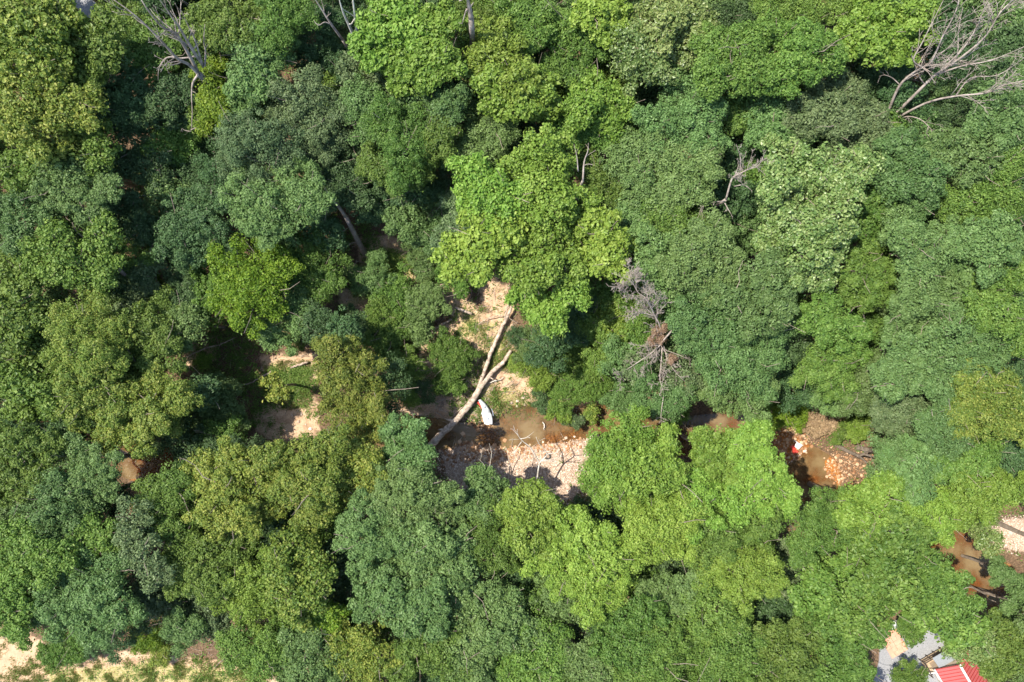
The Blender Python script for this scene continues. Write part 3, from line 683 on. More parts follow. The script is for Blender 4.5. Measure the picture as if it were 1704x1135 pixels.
('G',6,'s','green thicket hanging over the stream bank','948,640,26 972,635,28 935,665,24 1015,640,26 990,650,22'),
('L',4,'s','light fringe of bushes at the water','925,682,16 940,690,14'),
('D',4,'s','narrow dark shrub at the water edge','901,660,12 902,675,12 902,645,10'),
('P',3,'s','drooping grey green shrub over the water','948,695,14 962,700,9'),
('L',9,'f','light thicket under the central tree','1032,514,32 1020,545,32 1045,560,28 1000,530,24 1005,500,24'),
('G',9,'f','green thicket beneath the light one','988,545,32 1020,580,28 1000,600,24 965,545,22'),
('M',6,'s','blue green shrub by the dry crown','1040,655,26 1025,670,20 1055,675,20'),
('Y',1.6,'s','small yellow green weed on the stream edge','981,690,12 989,683,8'),
('D',9,'f','shaded shrub under the lowest central limb','930,555,24 960,520,24 985,500,22 955,560,18'),
('G',4,'s','sapling in front of the left clearing','500,560,16 490,572,12'),
('L',2.5,'s','light green weed patch in the left hollow','341,598,9 335,604,6'),
]
seen = {}
for (c_, z_, st, lab, spec) in TABLE:
    assert lab not in seen, lab; seen[lab] = 1
    cat = 'tree'; nm = 'broadleaf_tree'; grp = 'trees of the wood seen from above'
    if st == 's' or z_ < 7: cat = 'shrub'; nm = 'shrub'; grp = 'shrubs and bushes round the stream'
    if 'tree' in lab and z_ < 7 or 'sapling' in lab: cat, nm, grp = 'tree', 'small_tree', 'small trees and saplings'
    if st == 's': z_ = max(1.4, z_*.62)
    tree(c_, z_*.92, lab, spec, st, cat, nm, grp, dens=1.0)

# lower trees standing in the gaps between the tall crowns
NT = [(t[0], t[1], t[2], t[3]) for t in TREES]
A = np.array([t[:3] for t in NT]); fills = []
OPENB = [[tuple(p) for p in poly] for poly in OPEN_PX]
def covered(x, y, arr): return np.any(np.hypot(arr[:, 0]-x, arr[:, 1]-y) < arr[:, 2]*.86)
Q = A.copy()
for gy in range(-52, 1200, 26):
    for gx in range(-52, 1770, 26):
        x = gx+rng.uniform(-6, 6); y = gy+rng.uniform(-6, 6)
        if any(inpoly(x, y, p) for p in OPENB): continue
        if min(float(distline(np.array(x), np.array(y), p+[p[0]])[0]) for p in OPENB) < 24: continue
        if covered(x, y, Q): continue
        fills.append((x, y)); Q = np.vstack([Q, [x, y, 33]])
used = {}
def side(dx, dy):
    if abs(dx) > 2*abs(dy): return 'right of' if dx > 0 else 'left of'
    if abs(dy) > 2*abs(dx): return 'below' if dy > 0 else 'above'
    return ('lower ' if dy > 0 else 'upper ')+('right of' if dx > 0 else 'left of')
groups = []
for f in fills:
    for gq in groups:
        if len(gq) < 3 and min(math.hypot(f[0]-q[0], f[1]-q[1]) for q in gq) < 46: gq.append(f); break
    else: groups.append([f])
for gq in groups:
    mx_, my_ = np.mean([q[0] for q in gq]), np.mean([q[1] for q in gq])
    if not (-60 < mx_ < 1764 and -60 < my_ < 1200): 
        continue
    i = int(np.argmin(np.hypot(A[:, 0]-mx_, A[:, 1]-my_))); near = NT[i][3]
    for i in np.argsort(np.hypot(A[:, 0]-mx_, A[:, 1]-my_)):
        near = NT[i][3]; short = ' '.join(near.replace(',', '').split()[:11])
        lab = 'low shaded tree '+side(mx_-A[i, 0], my_-A[i, 1])+' '+short
        if lab not in used: break
    used[lab] = 1
    tree(random.choice('DDGM'), random.uniform(8, 11), lab, ' '.join('%.0f,%.0f,36' % q for q in gq), 'f', 'tree', 'understorey_tree', 'low trees in the gaps of the canopy', dens=.75)

# trees just outside the picture, so the wood goes on when seen from a step aside
nout = 0
for gy in np.arange(-230, 1390, 105):
    for gx in np.arange(-260, 1990, 105):
        x = gx+random.uniform(-22, 22); y = gy+random.uniform(-22, 22)
        if -62 < x < 1768 and -62 < y < 1198: continue
        if any(inpoly(x, y, p) for p in OPENB): continue
        if y > 1100 and x < 560: continue
        if y > 1100 and 1420 < x < 1720: continue
        nout += 1
        sp_ = '%.0f,%.0f,42 %.0f,%.0f,36 %.0f,%.0f,34' % (x, y, x+38, y+18, x-22, y+36)
        tree(random.choice('MMGDLY'), random.uniform(13, 17), 'woodland tree growing just outside the picture %d' % nout, sp_, 'f', 'tree', 'broadleaf_tree', 'woodland trees just outside the picture', dens=.5)
for o in COL.objects:
    if o.get('label', '').startswith('woodland tree growing just'): o['label'] = 'woodland tree growing just outside the picture'

# ------------------------------------------------------------------ bare and dead trees
def twigs(mb, path, level, maxl, dens, spread, r_min=.022, droop=0.0):
    L = sum(np.linalg.norm(path[i+1][:3]-path[i][:3]) for i in range(len(path)-1))
    n = max(1, int(L*dens))
    for _ in range(n):
        t = random.uniform(.2, .98)*(len(path)-1); i = int(t); p = path[i]*(1-(t-i))+path[min(i+1, len(path)-1)]*(t-i)
        d = path[min(i+1, len(path)-1)][:3]-path[max(0, i-1)][:3]; d = d/(np.linalg.norm(d)+1e-9)
        q = np.array([random.gauss(0, 1) for _ in range(3)]); q -= q@d*d; q /= np.linalg.norm(q)+1e-9
        v = d*random.uniform(.5, 1)+q*spread+np.array([0, 0, .12-droop]); v /= np.linalg.norm(v)
        ln = L*random.uniform(.18, .42)*(1-.4*t/len(path)); r0 = max(r_min, p[3]*.5)
        pts = [np.array([*p[:3], r0])]
        for k in range(1, 5):
            v = v+np.array([random.gauss(0, .16) for _ in range(3)])+np.array([0, 0, .05-droop*.4]); v /= np.linalg.norm(v)
            pts.append(np.array([*(pts[-1][:3]+v*ln/4), max(r_min*.8, r0*(1-k/5.2))]))
        pts = np.array(pts); mb.tube(pts[:, :3], pts[:, 3], 5 if level == 0 else 4)
        if level+1 < maxl: twigs(mb, pts, level+1, maxl, dens*1.5, spread, r_min, droop)

def bare_tree(name, label, limbs, mat, foot=None, trunk_r=.35, maxl=2, dens=.8, spread=.8, droop=0.0, rs=None, group=None, r_min=.022):
    """limbs: lists of (px,py,z); the first point of the first limb is where the trunk forks"""
    f = W(*limbs[0][0]); gz = float(ground_z(f[0], f[1]))
    if foot is None: foot = np.array([f[0], f[1], gz])
    else: foot = W(foot[0], foot[1], 0); foot[2] = float(ground_z(foot[0], foot[1]))
    root = empty(name, foot, label, 'dead tree' if 'dead' in name or 'snag' in name else 'tree', group)
    mb = MB(); tp = [(*foot+np.array([0, 0, -.3]), trunk_r*1.3), (*(foot*.6+f*.4), trunk_r*1.05), (*f, trunk_r*.85)]
    tp = smoothpath(tp, 4); mb.tube(tp[:, :3], tp[:, 3], 8, .12)
    mb.v = [(a-foot[0], b-foot[1], c-foot[2]) for a, b, c in mb.v]; mb.build('trunk', mat, root, True)
    for k, lm in enumerate(limbs):
        P = [W(*q) for q in lm]; r0 = (rs[k] if rs else trunk_r*.55); n = len(P)
        path = smoothpath([(*p, r0*(1-.82*i/(n-1))) for i, p in enumerate(P)], 4)
        lb = MB(); lb.tube(path[:, :3], path[:, 3], 6, .1); twigs(lb, path, 0, maxl, dens, spread, r_min, droop)
        lb.v = [(a-foot[0], b-foot[1], c-foot[2]) for a, b, c in lb.v]; lb.build('limb', mat, root, True)
    return root

bare_tree('dead_tree', 'large leafless grey tree spreading across the top right corner', [
  [(1472,203,9),(1496,144,13),(1526,117,15),(1549,104,16.5),(1569,60,19),(1590,20,21),(1600,-20,22)],
  [(1478,201,9),(1525,155,13),(1556,125,15),(1600,95,18),(1640,60,20),(1665,20,22),(1700,-12,23)],
  [(1482,202,9),(1540,172,13),(1590,160,16),(1640,155,18.5),(1670,142,20),(1712,132,21)],
  [(1484,200,9),(1510,194,10.5),(1530,198,12),(1545,210,13),(1553,222,13.5)],
  [(1556,125,15),(1600,110,17.5),(1650,100,20),(1704,78,22)],
  [(1560,122,15),(1600,84,18),(1625,45,20),(1645,-5,22)],
  [(1498,142,13),(1485,130,13.5),(1472,125,14),(1463,127,14)],
  [(1535,112,15.5),(1520,100,16.5),(1535,70,18),(1560,20,20),(1575,-10,21)],
  [(1590,160,16),(1615,130,17.5),(1660,125,19),(1700,100,20)],
  ], BARK_DEAD, trunk_r=.42, rs=[.17,.20,.15,.09,.11,.13,.07,.10,.09], maxl=3, dens=1.15, spread=.75)
bare_tree('broken_snag', 'leafless snag with forked limbs at the top left', [
  [(331,124,14.0),(315,108,15.5),(295,97,17.0),(270,70,19.5),(244,43,21.5),(215,18,23.0),(187,-2,24.0)],
  [(329,119,14.0),(301,67,18.0),(285,52,19.5),(268,43,20.5),(245,15,23.0),(231,-8,24.0)],
  [(338,107,14.0),(325,90,16.0),(311,67,18.0),(298,45,20.0),(285,27,21.5),(261,-8,24.0)],
  [(338,112,14.0),(325,68,17.5),(312,40,20.0),(300,15,22.0)],
  [(341,110,14.0),(342,85,15.5),(339,70,16.5),(341,40,18.0)],
  [(325,94,15.0),(303,97,15.5),(281,95,16.0),(270,103,15.5),(264,117,15.0),(263,134,14.0)],
  [(244,43,21.5),(230,35,22.0),(218,26,22.5),(198,24,23.0)],
  ], BARK_DEAD, trunk_r=.4, rs=[.2,.21,.22,.13,.12,.11,.07], maxl=3, dens=.8, spread=.6)
bare_tree('hanging_dead_branch', 'pale broken branch hanging straight down from the snag fork', [
  [(330,124,14.3),(321,138,13.5),(319,160,12.5),(320,187,11.5),(318,219,10.5)],
  [(318,219,10.5),(308,217,10.6),(303,214,10.8),(301,219,10.7)],
  [(318,216,10.6),(326,213,10.8),(337,214,11.0)],
  ], BARK_DEAD, foot=(333,128), trunk_r=.10, rs=[.14,.06,.06], maxl=1, dens=.5, spread=1)
bare_tree('pale_stemmed_tree', 'slim tree with two pale bare stems at the top edge', [
  [(594,73,12),(582,45,14.5),(570,18,17),(562,-12,19)],
  [(596,64,12.5),(592,35,15),(588,5,17.5),(586,-12,19)],
  ], BARK_WHITE, trunk_r=.3, rs=[.22,.2], maxl=1, dens=.3, spread=.6)
bare_tree('pale_leaning_tree', 'pale thin leaning stem with a side twig at the top', [
  [(570,66,12),(549,37,14.5),(535,15,16),(520,-8,17.5)],
  [(549,40,14.5),(540,37,15),(530,42,15.3),(522,34,15.6)],
  ], BARK_DEAD, trunk_r=.2, rs=[.17,.08], maxl=2, dens=.35, spread=.6)
bare_tree('tall_snag', 'tall bare grey trunk standing at the top centre', [
  [(784,30,19.5),(781,12,20.8),(776,-4,22),(764,2,22)],
  [(782,28,19.5),(777,15,20.6),(769,40,19)],
  ], BARK_DEAD, foot=(791,152), trunk_r=.36, rs=[.3,.16], maxl=1, dens=.15, spread=.5)
bare_tree('dead_tree', 'small grey leafless tree amid green at right of centre', [
  [(1208,332,14.5),(1217,300,16.0),(1225,292,16.5),(1245,282,17.3),(1262,275,18.0),(1274,252,19.0)],
  [(1222,310,15.5),(1238,308,16.2),(1252,318,16.5)],
  [(1205,335,14.5),(1185,337,15.0),(1168,345,15.3),(1162,362,15.0)],
  [(1206,338,14.5),(1214,352,14.3),(1220,362,14.1)],
  [(1232,285,16.8),(1232,262,18.0),(1225,240,19.0)],
  ], BARK_DEAD, trunk_r=.2, rs=[.12,.07,.08,.06,.08], maxl=3, dens=2.6, spread=1.0, r_min=.018)
bare_tree('dead_tree', 'leaning dead tree with a dry brushy crown above the stream', [
  [(1101,570,12.0),(1099,545,14.0),(1089,524,15.5),(1075,497,17.0),(1062,487,17.5),(1052,470,18.3),(1039,460,19.0)],
  [(1119,549,14.0),(1105,565,13.3),(1092,581,12.7),(1070,597,12.2),(1049,611,11.8),(1029,624,11.5)],
  [(1101,570,12.0),(1093,548,14.0),(1091,520,15.0)],
  [(1104,575,12.0),(1112,600,12.3),(1125,620,12.6),(1140,635,12.8)],
  [(1102,578,12.0),(1100,605,12.3),(1098,630,12.5),(1105,655,12.5)],
  [(1100,578,12.0),(1085,600,12.2),(1065,615,12.2)],
  [(1104,660,12.0),(1100,690,12.3),(1101,708,12.3)],
  [(1108,583,12.0),(1128,590,12.3),(1150,600,12.6)],
  ], BARK_DEAD, foot=(1070,566), trunk_r=.24, rs=[.12,.11,.07,.08,.08,.07,.06,.06], maxl=3, dens=3.0, spread=1.0, r_min=.02)
bare_tree('bare_sycamore', 'white barked bare forked tree over the gravel bar', [
  [(893,808,3.5),(897,774,5.5),(904,764,6),(910,756,6.6),(903,745,7.2),(896,737,7.8),(892,727,8.2)],
  [(910,756,6.6),(920,754,7),(928,752,7.4),(931,744,7.8)],
  [(899,772,5.5),(890,757,6.5),(882,744,7.2),(872,736,7.8),(866,730,8.2),(860,722,8.7),(853,715,9)],
  [(866,730,8.2),(876,728,8.5),(889,718,9)],
  [(868,735,8),(861,745,8),(852,765,7.5)],
  ], BARK_WHITE, foot=(888,815), trunk_r=.15, rs=[.11,.06,.10,.05,.045], maxl=2, dens=.45, spread=.8, r_min=.02)
bare_tree('bare_sapling', 'thin grey bare sapling on the left of the gravel bar', [
  [(827,812,3),(818,798,4),(810,780,5),(801,768,5.6),(792,760,6)],
  [(816,792,4.2),(815,776,5),(818,755,6),(814,738,6.6)],
  [(846,800,3),(848,780,4.5),(846,760,5.5),(842,745,6)],
  ], BARK_WHITE, foot=(826,800), trunk_r=.12, rs=[.09,.07,.07], maxl=2, dens=.6, spread=.8, r_min=.018)
bare_tree('dead_sapling', 'forked bare twig tip above the central crown', [
  [(970,300,18),(972,270,19),(978,252,20),(979,238,20.6)],
  [(962,285,18.5),(960,262,19.6),(955,240,20.5)],
  [(972,275,19),(980,273,19.3),(988,275,19.5)],
  ], BARK_DEAD, trunk_r=.14, rs=[.11,.08,.05], maxl=1, dens=.3, spread=.6)
bare_tree('leaning_trunk', 'thick grey leaning trunk above the sandy hollow', [
  [(575,360,8.5),(562,342,10.5),(548,326,12),(540,312,13.2)],
  ], BARK, foot=(610,428), trunk_r=.33, rs=[.24], maxl=1, dens=.12, spread=.6)
bare_tree('leaning_trunk', 'dark leaning trunk in shade on the left', [
  [(205,455,9),(185,432,10.5),(160,410,12),(130,388,13.5),(120,370,14.5)],
  ], BARK, foot=(250,490), trunk_r=.3, rs=[.24], maxl=1, dens=.15, spread=.6)
bare_tree('leaning_trunk', 'slim trunk beside the dark sage tree', [
  [(683,312,9),(679,300,10.5),(674,285,12)],
  ], BARK, foot=(698,362), trunk_r=.24, rs=[.2], maxl=1, dens=.1, spread=.5)
bare_tree('dead_sapling', 'pale bare twigs beside the orange bank trees', [
  [(1424,672,10),(1420,655,11),(1430,640,12),(1440,636,12.4)],
  [(1424,668,10),(1432,672,10.3),(1427,662,10.8)],
  ], BARK_DEAD, trunk_r=.12, rs=[.09,.06], maxl=2, dens=.7, spread=.9)
bare_tree('dead_sapling', 'curled bare twigs over the shaded bank at right', [
  [(1489,712,8),(1495,702,9),(1510,706,9.5),(1523,704,10)],
  ], BARK_DEAD, trunk_r=.1, rs=[.08], maxl=2, dens=.8, spread=.9)
bare_tree('dead_sapling', 'grey bare twigs in the black gap at right', [
  [(1440,535,11),(1436,520,12.5),(1440,515,13),(1428,513,13.2)],
  [(1434,545,11),(1441,551,11.6),(1437,540,12)],
  ], BARK_DEAD, trunk_r=.1, rs=[.09,.06], maxl=2, dens=.7, spread=.9)
bare_tree('dead_sapling', 'thin bare twigs beneath the upper left crowns', [
  [(252,330,9),(240,325,9.5),(230,328,10)], [(250,328,9),(247,318,9.6),(238,312,10)], [(252,330,9),(262,322,9.5)],
  ], BARK_DEAD, trunk_r=.08, rs=[.06,.05,.05], maxl=2, dens=1.2, spread=.9)

# dry brown leaf clumps still hanging in the dead crown
dg = np.random.default_rng(3)
kl = [(*(W(a, b, zz)), r) for a, b, zz, r in ((1093,552,13.5,.5),(1100,562,13,.45),(1086,568,13,.4),(1105,545,14,.35),(1118,598,12.7,.4))]
o = link_mesh('dry_leaf_clump', crown_mesh(kl, 's', dg, .35), LEAF['K']); tag(o, 'dry brown leaves caught in the dead brushy crown', 'dry leaves')
kl = [(*(W(a, b, zz)), r) for a, b, zz, r in ((1365,700,.6,1.7),(1382,708,.6,1.5),(1352,712,.5,1.3),(1395,700,.5,1.1))]
bm_ = leaf_mat("dry_brush", (.20, .15, .08), (.36, .27, .15), (.50, .40, .22))
o = link_mesh('brush_mound', crown_mesh(kl, 's', dg, .8), bm_); tag(o, 'dry tan brush mound above the orange pool bank', 'brush mound')

# ------------------------------------------------------------------ fallen logs
def gzp(px, py, up=0.0):
    p = W(px, py, 0); p[2] = float(ground_z(p[0], p[1]))+up; return p
def log(name, label, pts, rough=.16, n=9, stubs=0, mat=None, group='fallen logs and branches round the clearing'):
    """pts: px,py,height above ground datum,radius"""
    P = np.array([(*W(a, b, z), r*.78) for a, b, z, r in pts]); P = smoothpath(P, 7)
    o0 = P[0, :3].copy(); root = empty(name, o0, label, 'log', group)
    g0 = np.random.default_rng(len(label)); P[:, :2] += g0.normal(0, .03, (len(P), 2)); P[:, 3] *= 1+g0.normal(0, .05, len(P))
    mb = MB(); mb.tube(P[:, :3]-o0, P[:, 3], n, rough); mb.build('stem', mat or LOGM, root, True)
    if stubs:
        for k in range(stubs):
            st = MB(); i = random.randint(2, len(P)-3); d = np.array([random.gauss(0, 1), random.gauss(0, 1), .5]); d /= np.linalg.norm(d); q = P[i, :3]-o0
            st.tube([q, q+d*P[i, 3]*1.6, q+d*P[i, 3]*2.6+np.array([0, 0, .1])], [P[i, 3]*.35, P[i, 3]*.28, P[i, 3]*.16], 6, .1); st.build('branch_stub', mat or LOGM, root)
    return root
log('fallen_log', 'long thick pale fallen trunk slanting over the shaded stream bed', [(708,751,.4,.62),(730,727,.75,.60),(750,708,.95,.56),(773,683,1.0,.55),(789,662,1.0,.52),(800,645,1.0,.44),(819,620,.95,.40),(836,604,.9,.38),(850,584,1.1,.30)], stubs=3)
log('fallen_log', 'slimmer fallen trunk joining the thick one and pointing up', [(785,668,.75,.24),(797,642,.9,.26),(810,607,.9,.33),(820,579,.9,.34),(836,544,.9,.30),(845,525,1.0,.28),(852,508,1.2,.18)], stubs=3)
log('fallen_log', 'short reddish stem lying beside the slim trunk tip', [(836,544,.5,.12),(842,522,.7,.13),(846,506,.8,.11)])
log('fallen_log', 'short whitish log lying across the bare sand', [(757,511,.35,.20),(771,517,.35,.24),(785,522,.35,.20)])
log('fallen_log', 'tan log at the edge of the green bushes', [(712,553,.4,.14),(730,543,.4,.20),(752,531,.4,.16)])
log('fallen_log', 'small brown log at the top of the sandy strip', [(728,479,.35,.12),(742,470,.35,.15)])
log('fallen_branch', 'thin grey branch crossing the slim trunk near its tip', [(795,540,.4,.06),(815,529,.6,.08),(838,526,.9,.07),(862,538,.5,.05)])
log('fallen_branch', 'yellowish stick lying beside the thick trunk', [(747,700,.3,.05),(758,688,.35,.07),(770,677,.4,.06)])
log('fallen_branch', 'long thin branch in the left hollow', [(305,597,.5,.06),(340,580,.6,.10),(370,572,.6,.08),(392,562,.6,.05)])
log('fallen_log', 'split log on the left clearing near the yellow tree', [(484,612,.4,.12),(498,607,.4,.2),(512,603,.4,.17)])
log('fallen_log', 'weathered log on the shaded edge of the left clearing', [(432,628,.35,.16),(446,622,.35,.2),(452,617,.35,.1)])
log('fallen_branch', 'thin dark branch in the left clearing shade', [(394,642,.2,.06),(415,638,.3,.09),(430,630,.3,.06)])
log('fallen_log', 'pale grey log under the trees above the orange bank', [(1312,658,1.2,.14),(1330,650,1.3,.24),(1348,640,1.4,.2)])
log('fallen_branch', 'stick lying at the foot of the leaning trunk', [(570,414,.3,.07),(585,405,.4,.1),(600,401,.5,.08)])
log('fallen_branch', 'bleached white branch beside the log fork', [(812,638,.4,.05),(823,634,.5,.11),(832,632,.4,.06),(838,628,.4,.05)], mat=BARK_WHITE)
log('fallen_branch', 'small driftwood piece in the shallow stream', [(903,702,-.8,.05),(906,708,-.7,.10),(905,715,-.8,.05)], mat=BARK_WHITE)
log('fallen_branch', 'thin bare stick below the sandy bank at left', [(140,1075,.3,.05),(165,1068,.5,.06),(205,1040,1.0,.05)])

# ------------------------------------------------------------------ litter of people: sheets, tyre, boards
WHITE = plain("white_plastic", (.80, .80, .80), .45, .04); REDP = plain("red_plastic", (.62, .06, .04), .45, .12); GREYP = plain("grey_blue_fabric", (.25, .28, .34), .8)
def sheet(name, root, outline_l, outline_r, z0, mat, thick=.03, amp=.12, seed=1, n=9):
    """crumpled sheet between two side lines given in photo positions"""
    g2 = np.random.default_rng(seed); A_ = np.array([W(a, b, z0)[:2] for a, b in outline_l]); B_ = np.array([W(a, b, z0)[:2] for a, b in outline_r])
    m = 26; ta = np.linspace(0, len(A_)-1, m); 
    ia = np.stack([np.interp(ta, range(len(A_)), A_[:, k]) for k in (0, 1)], 1); ib = np.stack([np.interp(ta, range(len(B_)), B_[:, k]) for k in (0, 1)], 1)
    top = []
    for i in range(m):
        for j in range(n):
            t = j/(n-1); p = ia[i]*(1-t)+ib[i]*t
            z = z0+amp*math.sin(t*math.pi)*1.2+amp*float(vnoise(p[0], p[1], .55, seed)-.5)*2.2+amp*.5*float(vnoise(p[0], p[1], .22, seed+1)-.5)
            top.append((p[0]-root.location.x, p[1]-root.location.y, z-root.location.z))
    bot = [(a, b, c-thick) for a, b, c in top]; k = m*n
    fs = []
    for i in range(m-1):
        for j in range(n-1):
            a = i*n+j; fs += [(a, a+1, a+n+1, a+n), (k+a, k+a+n, k+a+n+1, k+a+1)]
    for i in range(m-1): a = i*n; fs += [(a, a+n, k+a+n, k+a)]; a = i*n+n-1; fs += [(a, k+a, k+a+n, a+n)]
    for j in range(n-1): fs += [(j, k+j, k+j+1, j+1)]; a = (m-1)*n+j; fs += [(a, a+1, k+a+1, k+a)]
    mb = MB(); mb.add(top+bot, fs); return mb.build(name, mat, root, True)
r0 = empty('plastic_sheet', gzp(810, 690), 'long crumpled white sheet with a red flap beside the thick fallen trunk', 'plastic sheet')
sheet('white_sheet', r0, [(796,666),(800,674),(803,682),(801,688),(804,697),(806,706)], [(800,664),(808,672),(814,681),(818,690),(820,699),(820,706)], .55, WHITE, amp=.22, seed=4)
sheet('red_flap', r0, [(793,670),(798,675),(801,680)], [(796,667),(802,673),(806,678)], .42, REDP, amp=.06, seed=6, n=5)
for (a, b) in ((805, 683), (812, 697), (806, 678)):
    mb = MB(); p = W(a, b, .9)-np.array(r0.location); mb.box(p+np.array([0, 0, .02]), .16, .24, .05); mb.build('fastener', GREYP, r0)
mb = MB(); a_ = W(818, 680, .85)-np.array(r0.location); b_ = W(821, 692, .8)-np.array(r0.location); mb.tube([a_, (a_+b_)/2+np.array([.05, 0, 0]), b_], [.05, .06, .05], 6); mb.build('cord', GREYP, r0)
r0 = empty('white_board', gzp(1328, 741), 'square white panel with a thin arm lying on the orange bank', 'board')
sheet('panel', r0, [(1322,743),(1326,735)], [(1329,748),(1336,741)], -.35, WHITE, amp=.05, seed=9, thick=.06)
mb = MB(); a_ = W(1322, 733, -.3)-np.array(r0.location); b_ = W(1328, 737, -.25)-np.array(r0.location); mb.tube([a_, b_], [.06, .07], 6); mb.build('arm', WHITE, r0)
r0 = empty('red_plastic_sheet', gzp(1321, 749), 'torn red plastic piece under the white square panel', 'plastic sheet')
sheet('red_sheet', r0, [(1315,743),(1318,750),(1320,756)], [(1322,739),(1325,748),(1329,752)], -.5, REDP, amp=.08, seed=12)
r0 = empty('soil_strip', gzp(1400, 732), 'bright orange strip of soil at the bank below the bush', 'soil')  # orange soil of the stream edge, laid as a thin separate sheet
sheet('strip', r0, [(1386,733),(1400,735)], [(1388,729),(1401,731)], -.3, plain("orange_soil", (.75, .20, .04), .6), amp=.05, seed=15, n=4)
# half buried tyre on the gravel bar
tp = gzp(912, 761, .05); r0 = empty('old_tyre', tp, 'dark old tyre half filled with gravel on the bar', 'tyre')
mb = MB(); vs = []; n1, n2 = 28, 10
for i in range(n1):
    for j in range(n2):
        a = 2*math.pi*i/n1; b = 2*math.pi*j/n2; rr = .33+.11*math.cos(b)+(.012 if (i % 2 and math.cos(b) > .4) else 0); vs.append((rr*math.cos(a), rr*math.sin(a), .13*math.sin(b)+.02*math.sin(a)))
mb.add(vs, [(i*n2+j, ((i+1) % n1)*n2+j, ((i+1) % n1)*n2+(j+1) % n2, i*n2+(j+1) % n2) for i in range(n1) for j in range(n2)])
mb.build('tread', plain("tyre_rubber", (.07, .065, .06), .8), r0, True)

# ------------------------------------------------------------------ stones
def stone_vs(c, sx, sy, sz, g2):
    ph = (1+5**.5)/2; V = np.array([(-1,ph,0),(1,ph,0),(-1,-ph,0),(1,-ph,0),(0,-1,ph),(0,1,ph),(0,-1,-ph),(0,1,-ph),(ph,0,-1),(ph,0,1),(-ph,0,-1),(-ph,0,1)])/1.9
    V = V*(1+g2.normal(0, .10, (12, 1))); a = g2.uniform(0, 6.28); V = V*[sx, sy, sz]
    R = np.array([[math.cos(a), -math.sin(a), 0], [math.sin(a), math.cos(a), 0], [0, 0, 1]]); return V@R.T+c
IF = np.array([(0,11,5),(0,5,1),(0,1,7),(0,7,10),(0,10,11),(1,5,9),(5,11,4),(11,10,2),(10,7,6),(7,1,8),(3,9,4),(3,4,2),(3,2,6),(3,6,8),(3,8,9),(4,9,5),(2,4,11),(6,2,10),(8,6,7),(9,8,1)])
def stone_mat(name, c1, c2, c3):
    m, n, N, L, B = new_mat(name); at = N.new("ShaderNodeAttribute"); at.attribute_name = 'v'
    r = ramp(N, [(0, c1), (.5, c2), (1, c3)]); L.new(at.outputs['Fac'], r.inputs[0]); L.new(r.outputs[0], B.inputs['Base Color']); B.inputs['Roughness'].default_value = .8; return m
COB = stone_mat("river_cobbles", (.24, .16, .11), (.44, .33, .25), (.70, .58, .48))
COBR = stone_mat("rust_stained_cobbles", (.20, .09, .04), (.36, .19, .09), (.60, .42, .27))
def scatter_stones(name, polys, n, smin, smax, mat, zlift=0.0, seed=1, clear=None):
    g2 = np.random.default_rng(seed); Vs = []; cnt = 0; vv = []
    for poly, share in polys:
        P = np.array(poly); lo = P.min(0)-.5; hi = P.max(0)+.5; k = int(n*share); got = 0
        x = g2.uniform(lo[0], hi[0], k*6); y = g2.uniform(lo[1], hi[1], k*6)
        ok = softpoly(x, y, poly, 2.5) > g2.random(k*6)*.9; x = x[ok][:k]; y = y[ok][:k]; z = ground_z(x, y)
        for a, b, c in zip(x, y, z):
            s = smin+(smax-smin)*g2.random()**3; Vs.append(stone_vs((a, b, c+s*.12), s*g2.uniform(.7, 1.3), s, s*.6, g2)); vv += [g2.random()]*20; cnt += 1
    V = np.vstack(Vs); F_ = (IF[None]+12*np.arange(cnt)[:, None, None]).reshape(-1, 3)
    o = link_mesh(name, mesh_np(name, V, F_, {'v': np.array(vv)}), mat); return tag(o, kind='stuff')
tag(scatter_stones('gravel', [(BAR, .85), (BAR3, .15)], 22000, .035, .13, COB, seed=2), 'pale pinkish river gravel and cobbles on the stream bars', 'gravel')
shal = PW([(820,700),(870,690),(960,705),(960,740),(880,755),(800,770),(770,740),(790,710)], -1)
tag(scatter_stones('shallow_stones', [(shal, .50), (BAR5, .12),  (PW([(1340,760),(1450,760),(1450,820),(1360,820)], -1), .09), (PW([(640,700),(800,715),(790,770),(720,770)], -1), .15)], 5200, .06, .26, COBR, seed=5), 'rust stained stones in the shallow stream', 'stones')
tag(scatter_stones('bank_pebbles', [(BAR2, .12), (SAND[4], .14), (SAND[13], .16), (SAND[15], .12), (SAND[16], .12), (PW([(1440,745),(1300,700),(1290,790),(1380,830)], -1), .18)], 4200, .03, .13, COBR, seed=8), 'brown pebbles and clods on the banks', 'pebbles')
rg = np.random.default_rng(77); protos = []
for k in range(6):
    V = stone_vs((0, 0, 0), 1, 1, .62, rg); protos.append(mesh_np('stone', V, IF, {'v': np.full(20, .45+.1*k)}))
def rocks(pts, label, group, mat, smin=.22, smax=.5):
    for (a, b) in pts:
        s = random.uniform(smin, smax); p = W(a, b, -.9); p[2] = float(ground_z(p[0], p[1]))+s*.18
        me = random.choice(protos); o = bpy.data.objects.new('river_rock', me); COL.objects.link(o); o.location = tuple(map(float, p)); o.scale = (s*random.uniform(.8, 1.3), s, s); o.rotation_euler = (0, 0, random.uniform(0, 6))
        if not me.materials: me.materials.append(None)
        o.material_slots[0].link = 'OBJECT'; o.material_slots[0].material = mat; tag(o, label, 'rock', group)
rocks([(1297+i*5.2+random.uniform(-2, 2), 778-i*3.2+random.uniform(-3, 3)) for i in range(9)], 'pale rock in the row edging the orange pool', 'pale rocks edging the orange pool', COB, .12, .26)
rocks([(861,664+3),(873,673),(885,680),(868,683),(860,676),(878,688),(851,670),(871,660)], 'white limestone rock at the north bank of the stream', 'white rocks on the north stream bank', COB, .12, .28)
